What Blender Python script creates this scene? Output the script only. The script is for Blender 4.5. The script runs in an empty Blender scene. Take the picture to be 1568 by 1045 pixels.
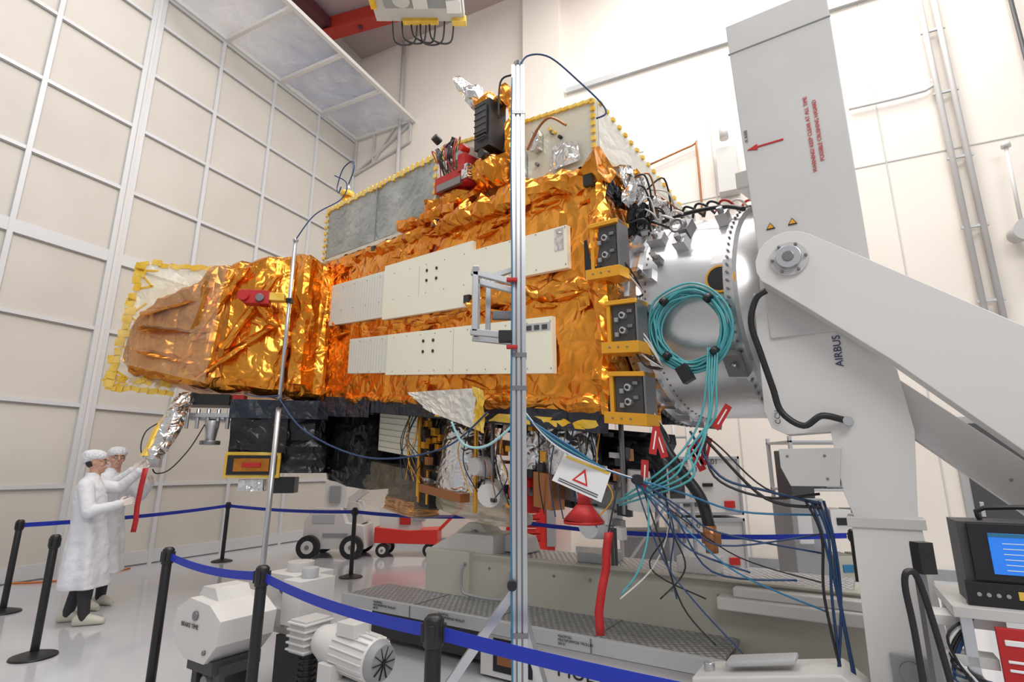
import bpy, bmesh, math, random
from mathutils import Vector, Matrix, noise
random.seed(4)
scn=bpy.context.scene
scn.view_settings.view_transform='Standard'
col=bpy.context.collection
# ---------------------------------------------------------------- materials
MC={}
def mat(name,c,metal=0.0,rough=0.5,bump=None,c2=None,cs=3.0,alpha=1.0,emit=0,trans=0,coat=0,kind='noise'):
    if name in MC: return MC[name]
    m=bpy.data.materials.new(name);m.use_nodes=True;nt=m.node_tree;p=nt.nodes['Principled BSDF']
    p.inputs['Base Color'].default_value=(*c,1);p.inputs['Metallic'].default_value=metal
    p.inputs['Roughness'].default_value=rough;p.inputs['Alpha'].default_value=alpha
    p.inputs['Coat Weight'].default_value=coat
    p.inputs['Transmission Weight'].default_value=trans
    tc=nt.nodes.new('ShaderNodeTexCoord')
    if emit:
        p.inputs['Emission Color'].default_value=(*c,1);p.inputs['Emission Strength'].default_value=emit
    if c2:
        n=nt.nodes.new('ShaderNodeTexNoise');n.inputs['Scale'].default_value=cs;n.inputs['Detail'].default_value=4
        r=nt.nodes.new('ShaderNodeValToRGB');r.color_ramp.elements[0].position=.35;r.color_ramp.elements[1].position=.65
        r.color_ramp.elements[0].color=(*c,1);r.color_ramp.elements[1].color=(*c2,1)
        nt.links.new(tc.outputs['Object'],n.inputs['Vector']);nt.links.new(n.outputs[0],r.inputs[0]);nt.links.new(r.outputs[0],p.inputs['Base Color'])
    if bump:
        sc,st=bump
        if kind=='foil':
            def ridge(scale,dist,det):
                n1=nt.nodes.new('ShaderNodeTexNoise');n1.inputs['Scale'].default_value=scale;n1.inputs['Detail'].default_value=det;n1.inputs['Distortion'].default_value=dist
                nt.links.new(tc.outputs['Object'],n1.inputs['Vector'])
                a=nt.nodes.new('ShaderNodeMath');a.operation='SUBTRACT';a.inputs[1].default_value=.5;nt.links.new(n1.outputs[0],a.inputs[0])
                q=nt.nodes.new('ShaderNodeMath');q.operation='ABSOLUTE';nt.links.new(a.outputs[0],q.inputs[0]);return q
            r1=ridge(sc*.8,.5,.5);r2=ridge(sc*2.1,.7,.5)
            mu=nt.nodes.new('ShaderNodeMath');mu.operation='MULTIPLY_ADD';mu.inputs[1].default_value=.4
            nt.links.new(r2.outputs[0],mu.inputs[0]);nt.links.new(r1.outputs[0],mu.inputs[2]);h=mu.outputs[0]
        else:
            n1=nt.nodes.new('ShaderNodeTexNoise');n1.inputs['Scale'].default_value=sc;n1.inputs['Detail'].default_value=3
            nt.links.new(tc.outputs['Object'],n1.inputs['Vector']);h=n1.outputs[0]
        b=nt.nodes.new('ShaderNodeBump');b.inputs['Strength'].default_value=st;b.inputs['Distance'].default_value=.14 if kind=='foil' else .05
        nt.links.new(h,b.inputs['Height']);nt.links.new(b.outputs[0],p.inputs['Normal'])
    MC[name]=m;return m
FOIL=mat('orange_mli_foil',(.70,.235,.022),.93,.23,(3.0,.6),(.92,.40,.06),1.6,kind='foil')
FOILB=mat('bronze_foil',(.48,.18,.03),.88,.26,(2.6,.55),(.76,.31,.05),2.0,kind='foil')
SILV=mat('silver_foil',(.74,.74,.74),.95,.2,(5,.6),kind='foil')
BLKF=mat('black_foil',(.010,.011,.014),.3,.28,(3,.7),(.03,.03,.035),3,kind='foil')
NAVY=mat('navy_blanket',(.015,.02,.035),.1,.4,(4,.6),kind='foil')
RAD=mat('radiator_cream',(.88,.85,.70),0,.3)
RADG=mat('radiator_grey',(.76,.76,.67),0,.3)
GREYP=mat('grey_quilted_blanket',(.28,.31,.31),.4,.38,(3.5,.4),(.42,.44,.43),2,kind='foil')
PALE=mat('pale_panel',(.56,.57,.49),.2,.4,(3,.2),(.68,.65,.52),1.5)
YEL=mat('kapton_tape_yellow',(.78,.46,.02),.2,.35,None,(.90,.64,.14),6)
GOLD=mat('gold_plate',(.88,.43,.04),.55,.3)
WHT=mat('white_paint',(.68,.665,.645),0,.35)
WHT2=mat('white_paint_greyer',(.53,.52,.505),0,.42,None,(.575,.565,.55),1.5)  # greyer, faintly mottled variant of the white paint
CREAM=mat('cream_beam',(.47,.455,.39),0,.45)
ALU=mat('brushed_aluminium',(.58,.59,.61),.85,.32)
CONE=mat('cone_aluminium',(.60,.60,.61),.8,.30,None,(.72,.72,.73),2)
DALU=mat('dark_aluminium',(.25,.25,.26),.8,.35)
BLK=mat('black_plastic',(.012,.012,.014),0,.4)
DGR=mat('dark_grey',(.055,.055,.06),0,.5)
GRY=mat('mid_grey',(.30,.31,.32),0,.5)
LGR=mat('light_grey_enamel',(.48,.49,.50),0,.45)
RED=mat('red_fabric',(.48,.015,.015),0,.5)
REDP=mat('red_paint',(.65,.03,.02),0,.35)
BLUE=mat('barrier_belt_blue',(.008,.03,.42),0,.5)
CBLU=mat('cable_blue',(.015,.05,.14),0,.4)
CMID=mat('cable_mid_blue',(.03,.18,.34),0,.4)
TEAL=mat('cable_teal',(.08,.36,.39),0,.4)
SKIN=mat('skin',(.58,.32,.23),0,.5)
GLOVE=mat('latex_glove',(.74,.66,.60),0,.5)
COAT=mat('cleanroom_coat',(.74,.75,.79),0,.7,(7,.6))
CAP=mat('bouffant_cap',(.76,.77,.81),0,.8,(40,.6))
PANTS=mat('dark_trousers',(.03,.03,.035),0,.7)
HAIR=mat('dark_hair',(.03,.02,.015),0,.6)
SHOE=mat('shoe_cover',(.62,.60,.50),0,.6)
PAPER=mat('paper_white',(.84,.84,.83),0,.6)
COPPER=mat('copper_tape',(.40,.17,.07),.7,.35)
FILM=mat('clear_film',(.92,.78,.56),0,.10,(3,.8),alpha=.17,kind='foil')
FILM2=mat('tape_panel_film',(.84,.78,.58),0,.15,(3,.6),alpha=.55,kind='foil')
CANF=mat('canopy_film',(.46,.54,.76),0,.06,(.8,.9),(.82,.86,.95),.8,alpha=.6,kind='foil')
SCRN=mat('screen_blue',(.02,.16,.62),0,.3,emit=.6)
# ---------------------------------------------------------------- builder
def empty(name,loc=(0,0,0)):
    e=bpy.data.objects.new(name,None);e.location=loc;e.empty_display_size=.1;col.objects.link(e);return e
class MB:
    def __init__(s,name,parent=None,tf=None):
        s.name=name;s.parent=parent;s.tf=tf or (lambda v:v);s.bm=bmesh.new();s.mats=[]
    def mi(s,m):
        if m not in s.mats:s.mats.append(m)
        return s.mats.index(m)
    def v(s,p): return s.bm.verts.new(s.tf(Vector(p)))
    def f(s,vs,m,sm=False):
        try:
            fc=s.bm.faces.new(vs);fc.material_index=s.mi(m);fc.smooth=sm;return fc
        except ValueError: return None
    def box(s,c,d,m,R=None):
        c=Vector(c);P=[]
        for i in(-.5,.5):
            for j in(-.5,.5):
                for k in(-.5,.5):
                    o=Vector((i*d[0],j*d[1],k*d[2]))
                    if R: o=R@o
                    P.append(s.v(c+o))
        for q in((0,1,3,2),(4,6,7,5),(0,4,5,1),(2,3,7,6),(0,2,6,4),(1,5,7,3)): s.f([P[i] for i in q],m)
    def bx(s,a,b,m): s.box([(a[i]+b[i])/2 for i in range(3)],[abs(b[i]-a[i]) for i in range(3)],m)
    def beam(s,p0,p1,w,h,m,up=(0,0,1)):
        p0,p1=Vector(p0),Vector(p1);z=(p1-p0).normalized();u=Vector(up)
        if abs(z.dot(u))>.98:u=Vector((0,1,0))
        x=z.cross(u).normalized();y=x.cross(z).normalized()
        R=Matrix((x,y,z)).transposed();s.box((p0+p1)/2,(w,h,(p1-p0).length),m,R)
    def prism(s,pts,y0,y1,m):
        A=[s.v((p[0],y0,p[1])) for p in pts];B=[s.v((p[0],y1,p[1])) for p in pts];n=len(pts)
        s.f(A,m);s.f(B[::-1],m)
        for i in range(n): s.f([A[i],B[i],B[(i+1)%n],A[(i+1)%n]],m)
    def cyl(s,p0,p1,r0,m,r1=None,seg=18,caps=True):
        p0,p1=Vector(p0),Vector(p1);r1=r0 if r1 is None else r1
        z=(p1-p0).normalized();u=Vector((0,0,1)) if abs(z.z)<.9 else Vector((1,0,0))
        x=z.cross(u).normalized();y=z.cross(x)
        A=[];B=[]
        for i in range(seg):
            t=2*math.pi*i/seg;o=x*math.cos(t)+y*math.sin(t)
            A.append(s.v(p0+o*r0));B.append(s.v(p1+o*r1))
        for i in range(seg): s.f([A[i],B[i],B[(i+1)%seg],A[(i+1)%seg]],m,True)
        if caps: s.f(A,m);s.f(B[::-1],m)
    def cap(s,p0,p1,r0,r1,m,seg=14):
        s.cyl(p0,p1,r0,m,r1,seg);s.sph(p0,r0,m,seg,8);s.sph(p1,r1,m,seg,8)
    def tube(s,pts,r,m,seg=8,sub=6,closed=False,rf=None):
        P=[Vector(p) for p in pts];Q=[]
        n=len(P)
        if sub>1 and n>2:
            rng=range(n if closed else n-1)
            for i in rng:
                a=P[(i-1)%n] if closed or i>0 else P[0];b=P[i];c=P[(i+1)%n];d=P[(i+2)%n] if closed or i+2<n else P[-1]
                for k in range(sub):
                    t=k/sub;Q.append(.5*((2*b)+(c-a)*t+(2*a-5*b+4*c-d)*t*t+(3*b-a-3*c+d)*t**3))
            if not closed:Q.append(P[-1])
        else:Q=P
        rings=[];nq=len(Q);px=None
        for i,q in enumerate(Q):
            a=Q[(i-1)%nq] if closed or i>0 else q;b=Q[(i+1)%nq] if closed or i+1<nq else q
            z=(b-a).normalized()
            if px is None:
                u=Vector((0,0,1)) if abs(z.z)<.9 else Vector((1,0,0));x=z.cross(u).normalized()
            else: x=(px-z*px.dot(z)).normalized()
            px=x;y=z.cross(x);rr=rf(i/(nq-1)) if rf else r
            rings.append([s.v(q+(x*math.cos(2*math.pi*k/seg)+y*math.sin(2*math.pi*k/seg))*rr) for k in range(seg)])
        for i in range(nq if closed else nq-1):
            A=rings[i];B=rings[(i+1)%nq]
            for k in range(seg): s.f([A[k],A[(k+1)%seg],B[(k+1)%seg],B[k]],m,True)
        if not closed: s.f(rings[0],m);s.f(rings[-1][::-1],m)
    def sph(s,c,r,m,seg=16,rings=10,R=None):
        if not hasattr(r,'__len__'): r=(r,r,r)
        c=Vector(c);rows=[]
        for i in range(1,rings):
            t=math.pi*i/rings;row=[]
            for k in range(seg):
                a=2*math.pi*k/seg;o=Vector((r[0]*math.sin(t)*math.cos(a),r[1]*math.sin(t)*math.sin(a),r[2]*math.cos(t)))
                if R:o=R@o
                row.append(s.v(c+o))
            rows.append(row)
        o=Vector((0,0,r[2]))
        if R:o=R@o
        T=s.v(c+o);Bt=s.v(c-o)
        for k in range(seg):
            s.f([T,rows[0][k],rows[0][(k+1)%seg]],m,True);s.f([Bt,rows[-1][(k+1)%seg],rows[-1][k]],m,True)
            for i in range(len(rows)-1): s.f([rows[i][k],rows[i+1][k],rows[i+1][(k+1)%seg],rows[i][(k+1)%seg]],m,True)
    def foil(s,c00,c10,c11,c01,nu,nv,amp,m,seed=0,fr=1.6,jit=.3):
        c00,c10,c11,c01=map(Vector,(c00,c10,c11,c01));N=(c10-c00).cross(c01-c00).normalized();G=[]
        for j in range(nv+1):
            row=[]
            for i in range(nu+1):
                u=i/nu;v=j/nv
                if 0<i<nu:u+=random.uniform(-jit,jit)/nu
                if 0<j<nv:v+=random.uniform(-jit,jit)/nv
                p=(c00*(1-u)+c10*u)*(1-v)+(c01*(1-u)+c11*u)*v
                q=p*fr+Vector((seed,seed*1.7,0))
                n1=1-abs(noise.noise(q))*2.2;n2=abs(noise.noise(q*2.6));n3=noise.noise(q*7)
                row.append(s.v(p+N*amp*(n1*.6+n2*.9+n3*.3+random.uniform(-.3,.3))))
            G.append(row)
        for j in range(nv):
            for i in range(nu):
                a,b,c,d=G[j][i],G[j][i+1],G[j+1][i+1],G[j+1][i]
                if random.random()<.5: s.f([a,b,c],m);s.f([a,c,d],m)
                else: s.f([a,b,d],m);s.f([b,c,d],m)
    def loft(s,secs,m,flat=True,amp=0,fr=2,seed=0,sub=6):
        R=[]
        for a in range(len(secs)-1):
            for k in range(sub):
                t=k/sub;R.append([Vector(p)*(1-t)+Vector(q)*t for p,q in zip(secs[a],secs[a+1])])
        R.append([Vector(p) for p in secs[-1]])
        out=[]
        for r in R:
            c=sum(r,Vector())/len(r);row=[]
            for p in r:
                if amp:
                    q=p*fr+Vector((seed,0,seed));d=(p-c).normalized()
                    p=p+d*amp*((1-abs(noise.noise(q))*2.2)*.6+noise.noise(q*3)*.8+random.uniform(-.35,.35))
                row.append(s.v(p))
            out.append(row)
        n=len(out[0])
        for a in range(len(out)-1):
            for k in range(n):
                A,B,C,D=out[a][k],out[a][(k+1)%n],out[a+1][(k+1)%n],out[a+1][k]
                if flat:
                    if random.random()<.5:s.f([A,B,C],m);s.f([A,C,D],m)
                    else:s.f([A,B,D],m);s.f([B,C,D],m)
                else:s.f([A,B,C,D],m,True)
        s.f(out[0][::-1],m);s.f(out[-1],m)
    def done(s,bevel=0,recalc=True,remesh=0,smooth=0):
        if recalc:bmesh.ops.recalc_face_normals(s.bm,faces=s.bm.faces[:])
        me=bpy.data.meshes.new(s.name);s.bm.to_mesh(me);s.bm.free()
        for m in s.mats: me.materials.append(m)
        ob=bpy.data.objects.new(s.name,me);col.objects.link(ob)
        if s.parent: ob.parent=s.parent
        if remesh:
            r=ob.modifiers.new('r','REMESH');r.mode='VOXEL';r.voxel_size=remesh;r.use_smooth_shade=True
            if smooth:
                sm=ob.modifiers.new('s','SMOOTH');sm.iterations=smooth;sm.factor=.5
        if bevel:
            b=ob.modifiers.new('b','BEVEL');b.width=bevel;b.segments=2;b.limit_method='ANGLE';b.angle_limit=math.radians(40)
        return ob
def text(body,size,M,parent,m,ext=.001,name='lettering'):
    cu=bpy.data.curves.new(name,'FONT');cu.body=body;cu.size=size;cu.extrude=ext;cu.materials.append(m)
    o=bpy.data.objects.new(name,cu);col.objects.link(o);o.parent=parent;o.matrix_world=M;return o
def frame(o,x,y):
    x=Vector(x).normalized();y=Vector(y);y=(y-x*y.dot(x)).normalized();z=x.cross(y)
    M=Matrix((x,y,z)).transposed().to_4x4();M.translation=Vector(o);return M
# ---------------------------------------------------------------- frames of the hall
CORN=Vector((-4.37,13.38,0));LD=Vector((.438,.899,0));BD=Vector((.899,-.438,0))
def LW(v): return CORN+LD*v[0]+BD*v[1]+Vector((0,0,v[2]))
def BW(v): return CORN+BD*v[0]-LD*v[1]+Vector((0,0,v[2]))
ROOMW=mat('wall_white',(.76,.70,.63),0,.55,None,(.80,.745,.675),.5)
PANEL=mat('partition_panel',(.58,.545,.49),0,.5,None,(.63,.595,.54),.7)
MULL=mat('mullion_white',(.64,.65,.66),.1,.4)
MULD=mat('mullion_dark',(.38,.38,.38),.1,.4)
FLR=mat('floor_epoxy',(.54,.55,.58),0,.13,(.8,.03),(.60,.61,.64),.6,coat=.3)
CEIL=mat('ceiling_paint',(.42,.33,.32),0,.7,None,(.47,.37,.36),.4)
b=MB('floor');b.bx((-16,-7,-.1),(16,20,0),FLR);b.done()
b=MB('wall_left',None,LW);b.bx((-19,-.15,0),(.15,0,13.2),PANEL);b.done()
b=MB('wall_back',None,BW);b.bx((0,-.15,0),(20,0,13.2),ROOMW)
b.bx((5.28,0,0),(6.2,.28,13.2),ROOMW);b.done()
b=MB('ceiling');b.bx((-16,2,13.2),(16,20,13.35),CEIL);b.done()
b=MB('trim_partition',None,LW)
for k in [-18.9,-17.5,-16.1,-14.7,-13.3,-12.0,-10.7,-9.4,-8.1,-6.8,-5.4,-4.08,-2.76,-1.4,-.05]:
    w=.22 if abs(k+5.4)<.01 or abs(k+12)<.01 else .07
    b.bx((k-w/2,0,0),(k+w/2,.05,10.5),MULL)
    if w>.1: b.bx((k-.025,.04,0),(k+.025,.07,10.5),WHT)
    b.bx((k+w/2,0,0),(k+w/2+.015,.03,10.5),MULD)
for z in [.12,1.3,2.52,3.77,5.03,6.28,7.5,8.7,9.8,10.5]:
    w=.2 if z in(5.03,.12,10.5) else .06
    b.bx((-19,.0,z-w/2),(0,.045,z+w/2),MULL);b.bx((-19,.0,z-w/2-.015),(0,.03,z-w/2),MULD)
b.done()
b=MB('trim_back',None,BW)
b.bx((6.25,.0,9.86),(12.6,.08,9.98),LGR);b.bx((0,0,0),(20,.03,.15),GRY)
for k in (1.6,):b.cyl((k,.12,3),(k,.12,13.1),.05,WHT2)
for z in(3.3,6.6): b.bx((6.2,0,z),(20,.012,z+.02),WHT2)
for k in(9.2,11.9,14.6): b.bx((k,0,0),(k+.02,.012,9.86),WHT2)
b.done()
b=MB('conduit_pipework',None,BW)
for k in(12.75,12.95):b.cyl((k,.1,3.2),(k,.1,13),.045,WHT2)
b.cyl((13.9,.1,0),(13.9,.1,13),.03,DGR)
b.tube([(11.5,.08,7.72),(12.6,.08,7.72),(12.7,.08,7.9)],.025,WHT2,sub=3);b.cyl((6.3,.08,7.95),(7.9,.08,7.9),.02,WHT2)
for z in(4,5.2,6.4,7.6,8.8): b.box((12.85,.1,z),(.34,.04,.04),LGR)
b.tube([(8.0,.1,7.55),(8.85,.1,7.75),(8.93,.1,7.7),(8.93,.1,6.2)],.02,COPPER,sub=4)
b.box((9.45,.15,7.0),(.35,.25,.9),WHT2);b.cyl((9.45,.3,7.6),(9.45,.3,7.9),.08,WHT)
b.done()
b=MB('door_1',None,BW);b.bx((12.1,.005,.01),(13.0,.06,2.3),MULD);b.bx((12.2,.05,.15),(12.9,.08,2.2),DGR);b.bx((12.25,.07,.9),(12.3,.11,1.1),ALU);b.done(.005)
b=MB('wall_lamp',None,BW);b.cyl((13.3,.35,5.0),(13.33,.35,6.3),.025,WHT);b.cyl((13.3,.1,4.95),(13.3,.5,4.9),.12,WHT2,.16);b.cyl((13.33,.35,6.28),(13.33,.35,6.36),.06,WHT);b.cyl((13.3,.0,4.95),(13.3,.35,4.95),.04,WHT);b.done()
e=empty('canopy')
b=MB('canopy_frame',e,LW)
for o in(0.05,2.0): b.beam((-5.5,o,10.5),(0,o,10.5),.09,.09,WHT)
for k in(-5.5,-4.05,-2.65,-1.35,-.05): b.beam((k,.05,10.5),(k,2.0,10.5),.08,.08,WHT)
b.beam((-.05,.05,9.4),(-.05,1.9,10.45),.06,.06,WHT2);b.beam((-.05,.05,9.4),(-.05,.05,10.5),.07,.07,WHT2)
b.beam((-.05,1.9,9.9),(-.05,1.9,10.5),.05,.05,WHT2);b.beam((-.05,.05,9.4),(-.05,1.9,9.9),.05,.05,WHT2)
b.beam((-.05,.7,9.6),(-.05,.7,10.5),.05,.05,WHT2);b.beam((-.05,.7,9.6),(-.05,1.4,10.5),.04,.04,WHT2)
b.done()
b=MB('canopy_sheet',e,LW);b.foil((-5.5,.05,10.52),(-.05,.05,10.52),(-.05,2,10.52),(-5.5,2,10.52),30,10,.08,CANF,3);b.done()
b=MB('ceiling_beam');RB=mat('beam_red',(.42,.03,.015),0,.5);MAR=mat('beam_maroon',(.10,.02,.03),0,.5)
b.beam((-5.0,11.9,12.9),(-2.9,11.3,12.95),.12,.45,RB);b.beam((-4.9,11.9,12.65),(-2.9,11.3,12.7),.35,.05,RB)
b.beam((-4.8,11.95,12.9),(-5.9,9.6,12.9),.3,.3,MAR);b.beam((-3.9,11.6,13.1),(-3.9,11.6,12.6),.1,.1,MAR);b.done()
e=empty('crane_hook_block')
b=MB('block_body',e);b.box((-1.3,6.0,7.85),(1.25,.8,.18),WHT2);b.box((-1.3,6.0,8.05),(.8,.5,.3),GRY)
b.box((-1.3,5.9,7.75),(.9,.5,.04),GRY);b.box((-1.6,5.8,7.72),(.25,.25,.06),WHT);b.box((-.95,5.75,7.72),(.3,.2,.06),DALU);b.box((-1.25,5.95,7.71),(.2,.35,.04),WHT);b.box((-.8,6.1,7.72),(.2,.2,.05),PAPER)
b.cyl((-1.0,6.0,8.1),(-.75,5.8,8.1),.18,WHT2);b.box((-.75,5.75,7.75),(.12,.1,.08),YEL);b.box((-1.9,5.9,7.75),(.08,.5,.08),YEL);b.box((-1.3,6.38,7.75),(.5,.08,.08),YEL);b.box((-1.15,5.6,7.75),(.18,.06,.12),YEL);b.box((-.75,6.38,7.75),(.2,.1,.1),YEL)
for i in range(5):
    x=-1.7+i*.13;b.tube([(x,6.4,7.8),(x+.05,6.45,7.45+.05*(i%3)),(x+.3,6.5,7.5),(x+.35,6.4,7.8)],.014,BLK)
b.cyl((-1.5,6,7.8),(-1.5,6,7.7),.12,ALU);b.cyl((-1.3,6,8.1),(-1.3,6,13),.02,DGR);b.done(.01)
# ---------------------------------------------------------------- satellite
K=.78
def ST(v):
    s,w,h=v
    return Vector((K*(.87-.6907*s+.7231*w),K*(4.8+.7231*s+.6907*w),1.55+K*(.44+.1194*s+h)))
sat=empty('satellite')
b=MB('core_structure',sat,ST);b.bx((.08,.08,.05),(6.2,2.3,2.42),FOILB);b.bx((.12,.3,2.4),(6.72,2.2,2.75),PALE);b.done()
b=MB('front_foil',sat,ST)
b.foil((0,0,0),(6.25,0,0),(6.3,0,2.5),(0,0,2.5),60,24,.026,FOIL,1)
b.foil((0,0,2.48),(6.3,0,2.48),(6.3,.6,2.72),(0,.6,2.72),56,6,.06,FOIL,5)
b.foil((0,0,0),(0,0,2.5),(0,.8,2.5),(0,.8,0),24,8,.04,FOIL,7)
b.foil((0,0,0),(6.25,0,0),(6.25,1.2,0),(0,1.2,0),60,12,.03,BLKF,7)
b.done()
def rope(b,p0,p1,r,m,seed=0,n=10):
    p0,p1=Vector(p0),Vector(p1);secs=[]
    for i in range(n+1):
        t=i/n;c=p0.lerp(p1,t);rr=r*(.6+.65*random.random())
        c=c+Vector((0,random.uniform(-.3,.3)*r,random.uniform(-.35,.35)*r))
        secs.append([c+Vector((random.uniform(-.3,.3)*r,math.cos(a)*rr*random.uniform(.75,1.2),math.sin(a)*rr*random.uniform(.75,1.2))) for a in [2*math.pi*k/10 for k in range(10)]])
    b.loft(secs,m,True,r*.22,5,seed,2)
b=MB('foil_folds',sat,ST)
rope(b,(-.05,-.02,2.42),(2.6,-.03,2.42),.15,FOIL,1,14);rope(b,(2.5,-.0,2.48),(5.0,0.02,2.4),.10,FOIL,2,14);rope(b,(2.2,-.05,2.6),(3.6,-.0,2.6),.11,FOIL,8,8)
rope(b,(-.02,-.01,1.28),(1.9,-.02,1.22),.09,FOIL,3,12);rope(b,(2.0,-.0,1.14),(4.6,.01,1.08),.05,FOIL,4,14)
rope(b,(0,.0,.12),(4.9,.0,.05),.07,FOIL,6,22)
secs=[]
for i in range(16):
    h=.05+i*.163;r=.10*(.6+.7*random.random());secs.append([Vector((.02+math.cos(a)*r*random.uniform(.7,1.2),math.sin(a)*r,h+random.uniform(-.04,.04))) for a in [2*math.pi*k/10 for k in range(10)]])
b.loft(secs,FOIL,True,.03,4,3,2)
for i in range(44):
    s0=random.choice([random.uniform(0,6),random.uniform(0,2.6)]);h0=random.choice([.15,1.12,2.3,2.45,2.2])+random.uniform(-.10,.10);L=random.uniform(.2,.6);a=random.uniform(-.8,.8)
    r=random.uniform(.02,.045);b.loft([[Vector((s0+L*t*math.cos(a),-.02-math.sin(math.pi*t)*.02+math.cos(q)*r*(.2+math.sin(math.pi*t)),h0+L*t*math.sin(a)*.6+math.sin(q)*r*.7*(.2+math.sin(math.pi*t)))) for q in [2*math.pi*k/5 for k in range(5)]] for t in (0,.25,.5,.75,1)],FOIL,True,.008,6,i,1)
b.done()
b=MB('foil_seams',sat,ST)
for s0 in(5.85,):
    b.foil((s0,-.05,.0),(s0-.12,-.06,.0),(s0-.1,-.06,2.45),(s0+.02,-.05,2.45),2,16,.02,FOIL,4)
for i in range(18):
    b.box((random.choice([.15,.3,5.3,5.5,2.9,3.4])+random.uniform(-.1,.1),-.055,random.choice([.2,1.1,2.2])+random.uniform(-.1,.1)),(.12,.01,.1),FOIL,Matrix.Rotation(random.uniform(-.4,.4),3,'Y'))
b.box((2.6,-.1,2.44),(.1,.06,.1),BLK);b.box((4.35,-.05,2.42),(.1,.06,.08),BLK);b.box((1.92,-.1,1.3),(.1,.05,.1),BLK);b.box((.05,-.12,2.3),(.1,.05,.12),BLK);b.box((.0,-.1,1.35),(.1,.05,.1),BLK)
b.done()
b=MB('radiator_panels',sat,ST)
b.bx((3.93,-.075,1.26),(5.7,-.02,1.98),RADG);b.bx((1.87,-.08,1.22),(3.93,-.02,2.05),RAD);b.bx((.38,-.08,1.46),(1.87,-.02,1.92),RAD)
b.bx((.6,-.08,.40),(3.75,-.02,.98),RAD);b.bx((3.75,-.075,.43),(4.9,-.02,.98),RADG)
for s0,h0 in((2.6,1.67),(2.62,.7)):
    for i in(0,.22):
        for j in(0,.14): b.cyl((s0+i,-.09,h0+j),(s0+i,-.06,h0+j),.022,BLK,seg=10)
for (sa,sb,ha,hb) in((.4,5.68,1.5,1.9),(.62,4.88,.45,.93)):
    n=14
    for i in range(n):
        s0=sa+(sb-sa)*i/(n-1)
        for h0 in(ha,hb): b.cyl((s0,-.085,h0),(s0,-.06,h0),.008,GRY,seg=6)
for s0 in(3.0,1.05,):b.bx((s0-.003,-.083,1.47),(s0+.003,-.05,1.9),LGR)
for s0 in(3.75,2.2,1.1):b.bx((s0-.003,-.083,.42),(s0+.003,-.05,.96),LGR)
for i in range(22):
    b.bx((3.98+i*.078,-.078,1.3),(3.985+i*.078,-.07,1.94),LGR)
for i in range(14): b.bx((3.8+i*.078,-.078,.47),(3.805+i*.078,-.07,.94),LGR)
b.bx((.42,-.085,1.66),(.54,-.06,1.9),SILV);b.bx((.62,-.085,.84),(1.1,-.06,.92),LGR)
for i in range(4):b.bx((.66+.11*i,-.09,.85),(.73+.11*i,-.07,.90),DGR)
b.done()
b=MB('upper_bay',sat,ST)
b.foil((3.08,.2,2.72),(6.72,.2,2.72),(6.72,.2,3.72),(3.08,.2,3.72),50,15,.016,GREYP,9,2)
b.bx((3.06,.24,2.66),(6.74,2.0,3.72),PALE)
for (a0,a1,h0,h1) in((3.04,3.10,2.66,3.78),(6.68,6.76,2.66,3.78),(3.04,6.76,3.70,3.77),(3.04,6.76,2.62,2.70)): b.bx((a0,.17,h0),(a1,.26,h1),PALE)
for i in range(26):
    s0=3.1+i*.142;b.bx((s0,.155,3.68+random.uniform(-.02,.02)),(s0+.07,.3,3.78),YEL)
for i in range(8): b.bx((6.68,.15,2.7+i*.13),(6.78,.25,2.76+i*.13),YEL);b.bx((3.02,.15,2.7+i*.13),(3.10,.25,2.76+i*.13),YEL)
for x in (4.8,): b.bx((x,.17,2.7),(x+.01,.19,3.7),GRY)
b.prism([(.18,2.62),(2.95,2.62),(2.95,3.84),(.18,3.46)],.2,.26,PALE)
b.done(.004)
b=MB('upper_bay_cover',sat,ST)
A=[(.18,.26,2.62),(.18,.26,3.46),(2.95,.26,3.84),(2.95,.26,2.62)];Bk=[(.18,2.1,2.6),(.18,2.1,2.75),(2.95,2.1,3.1),(2.95,2.1,2.6)]
va=[b.v(p) for p in A];vb=[b.v(p) for p in Bk]
WF=mat('white_blanket',(.76,.74,.67),.1,.4,(5,.3),kind='foil')
for i in range(4): b.f([va[i],va[(i+1)%4],vb[(i+1)%4],vb[i]],WF)
b.f(vb,WF);
for i in range(26):
    t=i/25;b.box((.24+2.68*t,.19,3.44+.37*t),(.09,.03,.04),YEL)
for i in range(9): b.box((.2,.19,2.7+i*.09),(.05,.03,.05),YEL);b.box((2.92,.19,2.72+i*.13),(.05,.03,.07),YEL)
for i in range(16):
    t=i/15;b.box((.17,.3+1.7*t,3.44-.68*t),(.03,.05,.04),YEL)
for i in range(16):
    s0=random.uniform(.3,2.7);h0=2.85+.5*random.random();b.cyl((s0,.20,h0),(s0,.16,h0),.022,random.choice([DALU,YEL,BLK]),seg=8)
for s0,h0,sx,sz in((1.0,3.2,.12,.25),(1.25,2.9,.1,.5)): b.box((s0,.15,h0),(sx,.08,sz),SILV)
b.foil((.35,.16,2.75),(.8,.16,2.75),(.75,.16,3.05),(.4,.16,3.0),5,4,.02,SILV,2)
b.tube([(.5,.1,3.2),(.7,.05,3.35),(.95,.1,3.3),(1.1,.1,3.1)],.015,COPPER)
b.done()
b=MB('antenna',sat,ST);b.cyl((6.4,.4,3.7),(6.4,.4,4.05),.10,GOLD,.09);b.cyl((6.4,.4,4.05),(6.4,.4,4.15),.13,YEL);b.cyl((6.4,.4,4.15),(6.4,.4,4.3),.05,ALU)
b.tube([(6.4,.4,4.3),(6.2,.4,4.6),(6.3,.4,4.8),(6.7,.4,4.75),(6.9,.4,4.4),(6.7,.35,4.2),(6.5,.3,4.25)],.013,CBLU);b.done()
b=MB('sensor_unit',sat,ST)
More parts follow.
